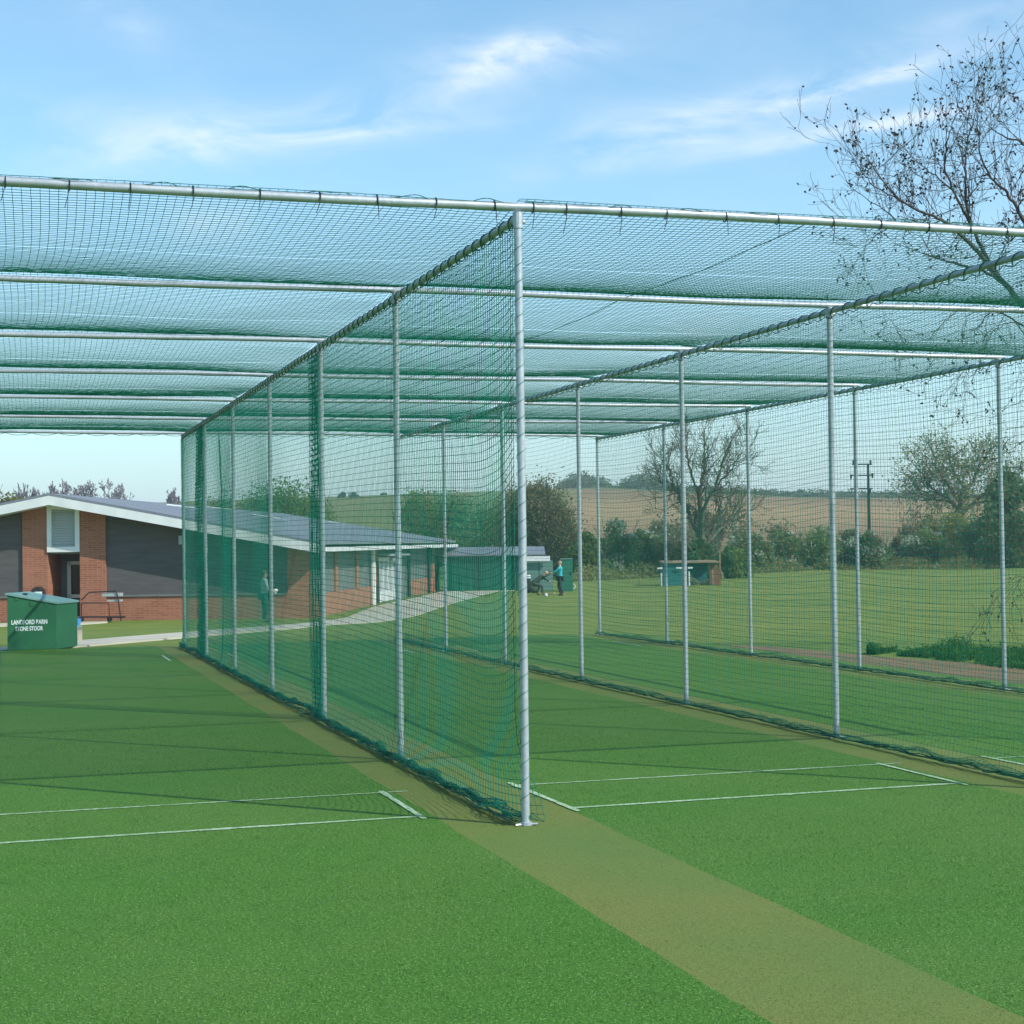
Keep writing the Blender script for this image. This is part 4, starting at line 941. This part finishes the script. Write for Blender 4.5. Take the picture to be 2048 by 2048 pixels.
# ------------------------------------------------------------------ the alder at the right
def alder():
    d0 = 24.5
    base = place(2235, 1100, 25.5)
    t = thing('alder_tree', base, 'bare alder tree with dark little cones reaching over the cage from the right', 'tree')
    def Q(u, v, o=0.0): return at(u, v, d0+o)
    limbs = [
        ([(2235, 1300, 1), (2225, 1100, 1), (2190, 900, .8), (2150, 780, .5), (2090, 672, .3), (2030, 590, 0), (1992, 548, 0), (1962, 510, -.1), (1925, 470, -.2), (1885, 440, -.3), (1845, 424, -.5), (1800, 404, -.6), (1768, 365, -.7), (1740, 325, -.8)], 0.115, 0.007),
        ([(2012, 570, 0), (1975, 545, .4), (1925, 530, .6), (1880, 520, .8), (1840, 505, .9)], 0.035, 0.008),
        ([(1992, 548, 0), (1962, 495, .2), (1942, 450, .3), (1932, 410, .3), (1930, 350, .4), (1932, 300, .5), (1945, 245, .5), (1958, 200, .6)], 0.042, 0.006),
        ([(1940, 446, .3), (1915, 400, .1), (1888, 340, 0), (1893, 290, -.1), (1905, 250, -.1), (1915, 215, 0)], 0.028, 0.006),
        ([(1905, 380, 0), (1870, 350, -.4), (1835, 325, -.5), (1812, 300, -.6)], 0.016, 0.005),
        ([(2150, 780, .5), (2110, 600, -.2), (2070, 480, -.3), (2035, 420, -.3), (2015, 385, -.3), (1985, 360, -.3), (1962, 320, -.4), (1955, 260, -.4), (1952, 195, -.4)], 0.05, 0.006),
        ([(2110, 600, -.2), (2120, 480, .3), (2110, 380, .4), (2080, 310, .5), (2045, 285, .5), (2000, 270, .5), (1975, 250, .5)], 0.05, 0.006),
        ([(2080, 310, .5), (2070, 240, .6), (2060, 180, .6), (2050, 120, .7)], 0.022, 0.005),
        ([(1830, 418, -.5), (1790, 395, -.3), (1745, 372, -.2), (1715, 330, -.1), (1695, 295, 0)], 0.016, 0.004),
        ([(1800, 450, -.2), (1770, 420, 0), (1735, 400, .1), (1700, 372, .2)], 0.014, 0.004),
        ([(1885, 440, -.3), (1840, 455, -.6), (1790, 450, -.8), (1750, 470, -.8), (1715, 520, -.8)], 0.016, 0.004),
        ([(2060, 660, .2), (1985, 612, -.3), (1912, 622, -.4), (1880, 650, -.5), (1850, 690, -.5)], 0.018, 0.004),
        ([(1990, 612, -.3), (1950, 660, -.2), (1945, 700, -.2), (1925, 745, -.2)], 0.010, 0.003),
        ([(2140, 800, .5), (2080, 720, -.2), (2030, 640, -.2), (1985, 660, -.2), (1960, 720, -.2)], 0.016, 0.004),
        ([(2170, 850, .6), (2100, 860, .2), (2050, 880, .1), (2010, 905, 0)], 0.016, 0.004),
        ([(2190, 920, .6), (2100, 800, .1), (2050, 800, .1), (2015, 815, 0)], 0.014, 0.004),
        ([(2200, 1000, .6), (2120, 1100, .2), (2050, 1150, .1), (2020, 1185, 0)], 0.012, 0.003),
        ([(1900, 545, .5), (1840, 580, .6), (1780, 590, .6), (1740, 600, .6)], 0.010, 0.003),
    ]
    S = []; buds = []
    tw = MB()
    for poly, ra, rb in limbs:
        P_ = np.array([Q(*p) for p in poly]); s = np.linspace(0, 1, len(P_)); ss = np.linspace(0, 1, len(P_)*5)
        C = np.stack([np.interp(ss, s, P_[:, i]) for i in range(3)], -1)
        for _ in range(2): C[1:-1] = (C[:-2]+2*C[1:-1]+C[2:])/4
        C[2:-2] += rng.normal(size=C[2:-2].shape)*0.008
        rr = (ra+(rb-ra)*ss**(0.55 if ra > 0.1 else 0.8))*0.85
        tw.tubes(C, rr, 8 if ra > 0.04 else 6)
        Lp = np.linalg.norm(P_[-1]-P_[0])
        for i in range(len(C)):
            uu = 1024+FL*((C[i]-CAM)@R2)/((C[i]-CAM)@FW)
            if uu > 2130 or ss[i] < 0.12: continue
            if random.random() < 0.58:
                dirc = C[min(i+1, len(C)-1)]-C[max(i-1, 0)]; dirc = dirc/np.linalg.norm(dirc)
                nd = dirc*0.5+rng.normal(size=3)*0.75+np.array([0, 0, 0.25])
                hang = C[i][2] < Q(1900, 560)[2]
                if hang:
                    nd[2] -= 0.55
                    if random.random() < 0.45: continue
                twig(C[i], nd, random.uniform(0.40, 0.85), min(rr[i]*0.5, 0.0085), 3, S, buds, -0.12 if hang else 0.14)
        twig(C[-1], C[-1]-C[-2], 0.42, 0.006, 3, S, buds, 0.12)
    tw.build('limbs', M['bark'], t, smooth=True)
    seg_mesh(S, 3, 0.0028).build('twigs', M['bark'], t)
    mb = MB()
    B = np.array(buds); n = len(B); dirs = rng.normal(size=(n, 3))*0.6+[0, 0, -0.5]; dirs /= np.linalg.norm(dirs, axis=1, keepdims=True)
    ln = rng.uniform(0.018, 0.042, n)[:, None]
    P_ = np.stack([B, B+dirs*ln*0.5, B+dirs*ln, B+dirs*ln*1.5], 1); rr = np.array([0.004, 1, 0.9, 0.3])[None]*rng.uniform(0.010, 0.017, n)[:, None]; rr[:, 0] = 0.003
    mb.tubes(P_, rr, 5); mb.build('cones', M['bud'], t)
def twig(p, d, L, r, lev, S, buds, upw):
    d = np.array(d, float); d /= np.linalg.norm(d)+1e-9; n = 4; q = p
    for i in range(n):
        d = d+rng.normal(size=3)*0.16+np.array([0, 0, upw]); d /= np.linalg.norm(d); q2 = q+d*L/n
        r2 = r*(1-0.10)
        S.append((q, q2, r, r2)); q = q2; r = r2
        if lev > 0 and random.random() < 0.50:
            nd = d+rng.normal(size=3)*0.6; twig(q, nd, L*random.uniform(0.45, 0.8), r*0.72, lev-1, S, buds, upw)
        if lev <= 1 and random.random() < 0.03: buds.append(q+rng.normal(size=3)*0.008)
    if random.random() < 0.17:
        for _ in range(random.randint(1, 2)): buds.append(q+rng.normal(size=3)*0.018)
alder()

# ------------------------------------------------------------------ people
def skin(name, joints, edges, radii, m, parent, sub=2):
    me = bpy.data.meshes.new(name); me.from_pydata([tuple(j) for j in joints], edges, []); me.update()
    o = bpy.data.objects.new(name, me); COL.objects.link(o)
    sm = o.modifiers.new('s', 'SKIN'); 
    for i, r in enumerate(radii):
        r = r if isinstance(r, tuple) else (r, r); me.skin_vertices[0].data[i].radius = r
    me.skin_vertices[0].data[0].use_root = True
    sd = o.modifiers.new('d', 'SUBSURF'); sd.levels = sub; sd.render_levels = sub
    dg = bpy.context.evaluated_depsgraph_get(); ev = bpy.data.meshes.new_from_object(o.evaluated_get(dg))
    bpy.data.objects.remove(o); bpy.data.meshes.remove(me)
    for p in ev.polygons: p.use_smooth = True
    ev.materials.clear(); ev.materials.append(m)
    r = bpy.data.objects.new(name, ev); COL.objects.link(r); r.parent = parent; return r
def person(u, v, height, face, J, label, mt, mtr, hairm, glove=None):
    """J: joints in a body frame (x right hand side, y front, z up) for a 1.75 m body"""
    g = hit(u, v); base = g.copy(); base[2] = terr(g[0], g[1])
    t = thing('person', base, label, 'person'); t.rotation_euler = (0, 0, face); s = height/1.75; t.scale = (s, s, s)
    K = dict(J)
    names = list(K); idx = {n: i for i, n in enumerate(names)}
    R_ = dict(pelvis=(0.15, 0.11), waist=(0.13, 0.10), chest=(0.165, 0.115), neckb=0.075, neck=0.052, head=0.085, crown=0.075, shL=0.06, shR=0.06, elL=0.042, elR=0.042, wrL=0.03, wrR=0.03,
              haL=0.034, haR=0.034, hipL=0.09, hipR=0.09, knL=0.06, knR=0.06, anL=0.042, anR=0.042, toL=0.04, toR=0.04)
    E = [('pelvis', 'waist'), ('waist', 'chest'), ('chest', 'neckb'), ('neckb', 'neck'), ('neck', 'head'), ('head', 'crown')]
    for q in 'LR': E += [('neckb', 'sh'+q), ('sh'+q, 'el'+q), ('el'+q, 'wr'+q), ('wr'+q, 'ha'+q), ('pelvis', 'hip'+q), ('hip'+q, 'kn'+q), ('kn'+q, 'an'+q), ('an'+q, 'to'+q)]
    jt = [Vector(K[n]) for n in names]; ed = [(idx[a], idx[b]) for a, b in E]; rd = [R_[n] for n in names]
    for q in 'LR':
        w_, h_ = Vector(K['wr'+q]), Vector(K['ha'+q]); dr = (h_-w_).normalized(); sd = dr.cross(Vector((0.2, 1, 0.3))).normalized()
        for i, (o_, l_) in enumerate(((-0.03, 0.06), (-0.01, 0.075), (0.011, 0.07), (0.03, 0.055))):
            a_ = h_+sd*o_*0.9; b_ = a_+dr*l_*0.55+sd*o_*0.3; c_ = b_+dr*l_*0.4+Vector((0, 0, -0.012)); k0 = len(jt); jt += [a_, b_, c_]; rd += [0.011, 0.0095, 0.0085]; ed += [(idx['ha'+q], k0), (k0, k0+1), (k0+1, k0+2)]
        k0 = len(jt); a_ = w_+dr*0.03+sd*-0.04; jt += [a_, a_+dr*0.045-sd*0.012]; rd += [0.012, 0.010]; ed += [(idx['ha'+q], k0), (k0, k0+1)]
    body = skin('body', jt, ed, rd, M['skin'], t)
    def sub(nm, ns, es, k, m):
        ii = {n: i for i, n in enumerate(ns)}; return skin(nm, [K[n] for n in ns], [(ii[a], ii[b]) for a, b in es], [(tuple(x*k for x in R_[n]) if isinstance(R_[n], tuple) else R_[n]*k) for n in ns], m, t)
    sub('top', ['waist', 'pelvis', 'chest', 'neckb', 'shL', 'shR', 'elL', 'elR', 'wrL', 'wrR'], [('pelvis', 'waist'), ('waist', 'chest'), ('chest', 'neckb'), ('neckb', 'shL'), ('neckb', 'shR'), ('shL', 'elL'), ('shR', 'elR'), ('elL', 'wrL'), ('elR', 'wrR')], 1.22, mt)
    sub('trousers', ['pelvis', 'hipL', 'hipR', 'knL', 'knR', 'anL', 'anR'], [('pelvis', 'hipL'), ('pelvis', 'hipR'), ('hipL', 'knL'), ('hipR', 'knR'), ('knL', 'anL'), ('knR', 'anR')], 1.25, mtr)
    for q in 'LR':
        sub('shoe', ['an'+q, 'to'+q], [('an'+q, 'to'+q)], 1.3, M['shoe'])
        if glove: 
            w_ = Vector(K['wr'+q]); h_ = Vector(K['ha'+q]); skin('glove', [w_, h_, h_+(h_-w_)*0.9], [(0, 1), (1, 2)], [0.045, 0.06, 0.05], glove, t)
    hd = Vector(K['head']); cr = Vector(K['crown']); f = Vector((0, 1, 0))
    ax_ = (cr-hd).normalized(); fr = (f-ax_*f.dot(ax_)).normalized(); mid = (hd+cr)/2
    mb = MB(); c = mid-fr*0.018+ax_*0.035; mb.ball(tuple(c), (0.095, 0.105, 0.10), 12, 8); mb.build('hair', hairm, body and t, smooth=True, off=(0, 0, 0))
    sdv = ax_.cross(fr)
    mb = MB(); n_ = mid+fr*0.095; mb.tubes([tuple(n_+ax_*0.02-fr*.01), tuple(n_+fr*0.018-ax_*0.02)], [0.008, 0.014], 6, cap=True); mb.build('nose', M['skin'], t, off=(0, 0, 0))
    for sgn in (-1, 1):
        mb = MB(); mb.ball(tuple(mid+fr*0.082+sdv*0.032*sgn+ax_*0.012), 0.011, 6, 4); mb.build('eye', M['blackcloth'], t, off=(0, 0, 0))
        mb = MB(); mb.ball(tuple(mid+sdv*0.09*sgn-fr*0.005), (0.012, 0.022, 0.03), 6, 4); mb.build('ear', M['skin'], t, off=(0, 0, 0))
    mb = MB(); m0 = mid+fr*0.085-ax_*0.045; mb.tubes([tuple(m0-sdv*0.02), tuple(m0+sdv*0.02)], 0.006, 5); mb.build('mouth', M['rust'], t, off=(0, 0, 0))
    return t
stand = dict(pelvis=(0, 0, 0.95), waist=(0, 0.0, 1.08), chest=(0, 0.01, 1.30), neckb=(0, 0, 1.44), neck=(0, 0.01, 1.51), head=(0, 0.03, 1.60), crown=(0, 0.03, 1.68),
             shL=(-0.19, 0, 1.41), shR=(0.19, 0, 1.41), elL=(-0.24, 0.06, 1.14), elR=(0.24, 0.08, 1.15), wrL=(-0.12, 0.28, 1.02), wrR=(0.14, 0.30, 1.08), haL=(-0.07, 0.36, 1.0), haR=(0.10, 0.38, 1.08),
             hipL=(-0.10, 0, 0.90), hipR=(0.10, 0, 0.90), knL=(-0.13, 0.02, 0.49), knR=(0.12, 0.06, 0.49), anL=(-0.15, 0.0, 0.08), anR=(0.13, 0.0, 0.08), toL=(-0.17, 0.15, 0.045), toR=(0.15, 0.15, 0.045))
person(529, 1245, 1.66, -YAW-1.25, stand, 'person in pale top and dark green trousers standing sideways on the grass before the gable', M['greytop'], M['darkcloth'], M['hair'], M['glove'])
st2 = dict(stand); st2.update(elL=(-0.22, 0.22, 1.20), wrL=(-0.10, 0.44, 1.26), haL=(-0.06, 0.52, 1.27), elR=(0.23, 0.2, 1.2), wrR=(0.1, 0.42, 1.22), haR=(0.06, 0.50, 1.23), knR=(0.12, 0.14, 0.50), anR=(0.13, 0.0, 0.08), knL=(-0.13, -0.02, 0.50), anL=(-0.15, -0.18, 0.10), toL=(-0.17, -0.05, 0.045))
person(1121, 1192, 1.62, -YAW+1.3, st2, 'person in turquoise top and dark trousers standing in front of the green cabinet, arms forward', M['turq'], M['blackcloth'], M['hairl'])
crouch = dict(pelvis=(0, -0.30, 0.62), waist=(0, -0.18, 0.70), chest=(0, 0.06, 0.86), neckb=(0, 0.18, 0.93), neck=(0, 0.23, 0.97), head=(0, 0.31, 1.03), crown=(0, 0.37, 1.09),
              shL=(-0.19, 0.15, 0.90), shR=(0.19, 0.15, 0.90), elL=(-0.22, 0.36, 0.78), elR=(0.22, 0.38, 0.98), wrL=(-0.14, 0.55, 0.66), wrR=(0.14, 0.56, 1.10), haL=(-0.10, 0.62, 0.62), haR=(0.10, 0.63, 1.14),
              hipL=(-0.10, -0.28, 0.58), hipR=(0.10, -0.28, 0.58), knL=(-0.15, 0.06, 0.46), knR=(0.15, 0.10, 0.46), anL=(-0.15, -0.10, 0.08), anR=(0.15, 0.12, 0.08), toL=(-0.17, 0.05, 0.045), toR=(0.17, 0.27, 0.045))
person(1079, 1191, 1.7, -YAW-1.35, crouch, 'person in olive clothes bending forward on the grass beside a white ball', M['olivecloth'], M['olivecloth'], M['hairl'])
q = hit(1092, 1194); bl = thing('ball', q, 'white ball on the grass between the bending person and the turquoise figure', 'ball')
mb = MB(); mb.ball(q+[0, 0, 0.085], 0.085, 14, 10); mb.build('shell', M['white'], bl, smooth=True)
mb = MB(); a_ = np.linspace(0, 2*math.pi, 20); mb.tubes(np.stack([q[0]+0.086*np.cos(a_), q[1]+0*a_, q[2]+0.085+0.086*np.sin(a_)], -1), 0.004, 4); mb.build('seam', M['slat'], bl)
q = hit(1101, 1189); bt = thing('cricket_bat', q, 'pale wooden cricket bat lying on the grass beside the white ball', 'bat')
ax2 = [RT*0.9-FH*0.43, np.cross([0, 0, 1], RT*0.9-FH*0.43), [0, 0, 1]]
mb = MB(); mb.box(q+[0, 0, 0.06]+RT*0.0, (0.42, 0.11, 0.05), ax2); mb.build('blade', M['willow'], bt)
mb = MB(); mb.tubes([q+[0, 0, 0.06]-ax2[0]*0.21, q+[0, 0, 0.07]-ax2[0]*0.46], 0.022, 8, cap=True); mb.build('handle', M['rust'], bt)
q = hit(1069, 1186); kb = thing('kit_bag', q, 'round dark green kit bag on the grass left of the bending person', 'bag')
mb = MB(); mb.ball(q+[0, 0, 0.19], (0.28, 0.2, 0.20), 14, 8); mb.build('bag_body', M['olivecloth'], kb, smooth=True)
mb = MB(); a_ = np.linspace(0, math.pi, 10); mb.tubes([q+RT*0.14*math.cos(x)+np.array([0, 0, 0.36+0.09*math.sin(x)]) for x in a_], 0.012, 5); mb.build('handle', M['blackcloth'], kb)

# ------------------------------------------------------------------ world, sun, camera
SUN_AZ_VEC = np.array([0.848, -0.895]); EL = math.radians(39.2)
sd = np.array([SUN_AZ_VEC[0]*math.cos(EL)/np.linalg.norm(SUN_AZ_VEC), SUN_AZ_VEC[1]*math.cos(EL)/np.linalg.norm(SUN_AZ_VEC), math.sin(EL)])
w = bpy.data.worlds.new('World'); SC.world = w; w.use_nodes = True; N = w.node_tree.nodes; L = w.node_tree.links
sky = N.new('ShaderNodeTexSky'); sky.sky_type = 'NISHITA'; sky.sun_disc = False; sky.sun_elevation = EL
sky.sun_rotation = math.atan2(SUN_AZ_VEC[0], SUN_AZ_VEC[1]); sky.air_density = 1.0; sky.dust_density = 0.2; sky.ozone_density = 1.0; sky.altitude = 50
bg = N['Background']; bg.inputs['Strength'].default_value = 0.15
tc = N.new('ShaderNodeTexCoord'); nv = N.new('ShaderNodeVectorMath'); nv.operation = 'NORMALIZE'; L.new(tc.outputs['Generated'], nv.inputs[0])
sp = N.new('ShaderNodeSeparateXYZ'); L.new(nv.outputs[0], sp.inputs[0])
def math_(op, a, b=None, c=None, clamp=False):
    n = N.new('ShaderNodeMath'); n.operation = op; n.use_clamp = clamp
    for i, x in enumerate((a, b, c)):
        if x is None: continue
        if isinstance(x, (int, float)): n.inputs[i].default_value = x
        else: L.new(x, n.inputs[i])
    return n.outputs[0]
az = math_('ARCTAN2', sp.outputs[0], sp.outputs[1]); el = math_('ARCSINE', sp.outputs[2])
def azel(u, v): r = ray(u, v); r = r/np.linalg.norm(r); return math.atan2(r[0], r[1]), math.asin(r[2])
cb = N.new('ShaderNodeCombineXYZ'); L.new(az, cb.inputs[0]); L.new(math_('MULTIPLY', el, 2.6), cb.inputs[1])
nz = N.new('ShaderNodeTexNoise'); nz.inputs['Scale'].default_value = 9; nz.inputs['Detail'].default_value = 8; nz.inputs['Roughness'].default_value = 0.62; nz.inputs['Distortion'].default_value = 0.7; L.new(cb.outputs[0], nz.inputs['Vector'])
nz2 = N.new('ShaderNodeTexNoise'); nz2.inputs['Scale'].default_value = 3.2; nz2.inputs['Detail'].default_value = 6; nz2.inputs['Distortion'].default_value = 0.4; L.new(cb.outputs[0], nz2.inputs['Vector'])
total = None
for (u, v, su, sv, rot, amp) in ((1030, 115, 175, 42, 7, 0.95), (420, 285, 330, 42, 7, 0.85), (1350, 290, 260, 26, 10, 0.60), (1480, 205, 290, 26, 12, 0.6), (1830, 130, 210, 20, 14, 0.6), (1700, 175, 260, 14, 11, 0.6), (1750, 255, 260, 12, 8, 0.6), (700, 270, 260, 12, 5, 0.4), (950, 150, 90, 26, 25, 0.6), (1110, 90, 110, 22, -3, 0.5), (1240, 260, 110, 40, 10, 0.42),
                                 (560, 220, 260, 36, 4, 0.36), (1620, 270, 300, 16, 7, 0.4), (260, 40, 120, 50, -40, 0.25), (430, 440, 70, 36, 0, 0.5), (800, 230, 160, 34, 8, 0.26), (1400, 660, 160, 40, 5, 0.35), (1950, 30, 200, 26, 12, 0.35), (60, 230, 240, 40, 0, 0.22)):
    a0, e0 = azel(u, v); su /= FL; sv /= FL; c_, s_ = math.cos(math.radians(rot)), math.sin(math.radians(rot))
    da = math_('SUBTRACT', az, a0); de = math_('SUBTRACT', el, e0)
    x = math_('ADD', math_('MULTIPLY', da, c_/su), math_('MULTIPLY', de, s_/su)); y = math_('ADD', math_('MULTIPLY', da, -s_/sv), math_('MULTIPLY', de, c_/sv))
    g = math_('MULTIPLY', math_('EXPONENT', math_('MULTIPLY', math_('ADD', math_('MULTIPLY', x, x), math_('MULTIPLY', y, y)), -1.0)), amp)
    total = g if total is None else math_('ADD', total, g)
mr = N.new('ShaderNodeMapRange'); mr.inputs['From Min'].default_value = 0.36; mr.inputs['From Max'].default_value = 0.62; L.new(nz.outputs['Fac'], mr.inputs['Value'])
mr2 = N.new('ShaderNodeMapRange'); mr2.inputs['From Min'].default_value = 0.38; mr2.inputs['From Max'].default_value = 0.75; mr2.inputs['To Max'].default_value = 0.22; L.new(nz2.outputs['Fac'], mr2.inputs['Value'])
cf = math_('ADD', math_('MULTIPLY', total, mr.outputs['Result']), math_('MULTIPLY', mr2.outputs['Result'], mr.outputs['Result']), clamp=True)
cf = math_('MULTIPLY', cf, 0.68)
tint = N.new('ShaderNodeMix'); tint.data_type = 'RGBA'; tint.blend_type = 'MULTIPLY'; tint.inputs[0].default_value = 1.0; tint.inputs[7].default_value = (0.80, 1.06, 1.07, 1); L.new(sky.outputs[0], tint.inputs[6])
hf = math_('MULTIPLY', math_('EXPONENT', math_('MULTIPLY', math_('MAXIMUM', el, 0.0), -11.0)), 0.80, clamp=True)
hm = N.new('ShaderNodeMix'); hm.data_type = 'RGBA'; hm.inputs[7].default_value = (2.85, 3.45, 4.05, 1); L.new(hf, hm.inputs[0]); L.new(tint.outputs[2], hm.inputs[6]); hz_ = hm.outputs[2]
mx = N.new('ShaderNodeMix'); mx.data_type = 'RGBA'; mx.inputs[7].default_value = (5.6, 5.9, 6.4, 1); L.new(cf, mx.inputs[0]); L.new(hz_, mx.inputs[6])
L.new(mx.outputs[2], bg.inputs['Color'])
sl = bpy.data.lights.new('sun', 'SUN'); sl.energy = 3.6; sl.angle = math.radians(0.53); sl.color = (1.0, 0.955, 0.88)
so = bpy.data.objects.new('sun', sl); COL.objects.link(so); so.rotation_euler = Vector(tuple(sd)).to_track_quat('Z', 'Y').to_euler()
cd = bpy.data.cameras.new('camera'); co = bpy.data.objects.new('camera', cd); COL.objects.link(co); SC.camera = co
cd.sensor_width = 36; cd.lens = 36*FL/2048; cd.clip_end = 5000; cd.clip_start = 0.05
co.matrix_world = Matrix(((R2[0], U2[0], -FW[0], CAM[0]), (R2[1], U2[1], -FW[1], CAM[1]), (R2[2], U2[2], -FW[2], CAM[2]), (0, 0, 0, 1)))
SC.view_settings.view_transform = 'Standard'; SC.view_settings.look = 'None'; SC.view_settings.exposure = 0.4; SC.view_settings.gamma = 1.0
SC.render.engine = 'CYCLES'; SC.cycles.transparent_max_bounces = 16

hz = bpy.data.materials.new('haze_air'); hz.use_nodes = True; hn = hz.node_tree; hn.nodes.clear()
vo = hn.nodes.new('ShaderNodeVolumePrincipled'); ho = hn.nodes.new('ShaderNodeOutputMaterial'); hn.links.new(vo.outputs[0], ho.inputs['Volume'])
vo.inputs['Color'].default_value = (0.86, 0.92, 1.0, 1); vo.inputs['Density'].default_value = 0.00044; vo.inputs['Anisotropy'].default_value = 0.2
mb = MB(); mb.box([200, 350, 11], (2900, 2900, 90)); tag(mb.build('haze', hz), 'thin pale haze in the air over the whole place', 'haze', kind='stuff')
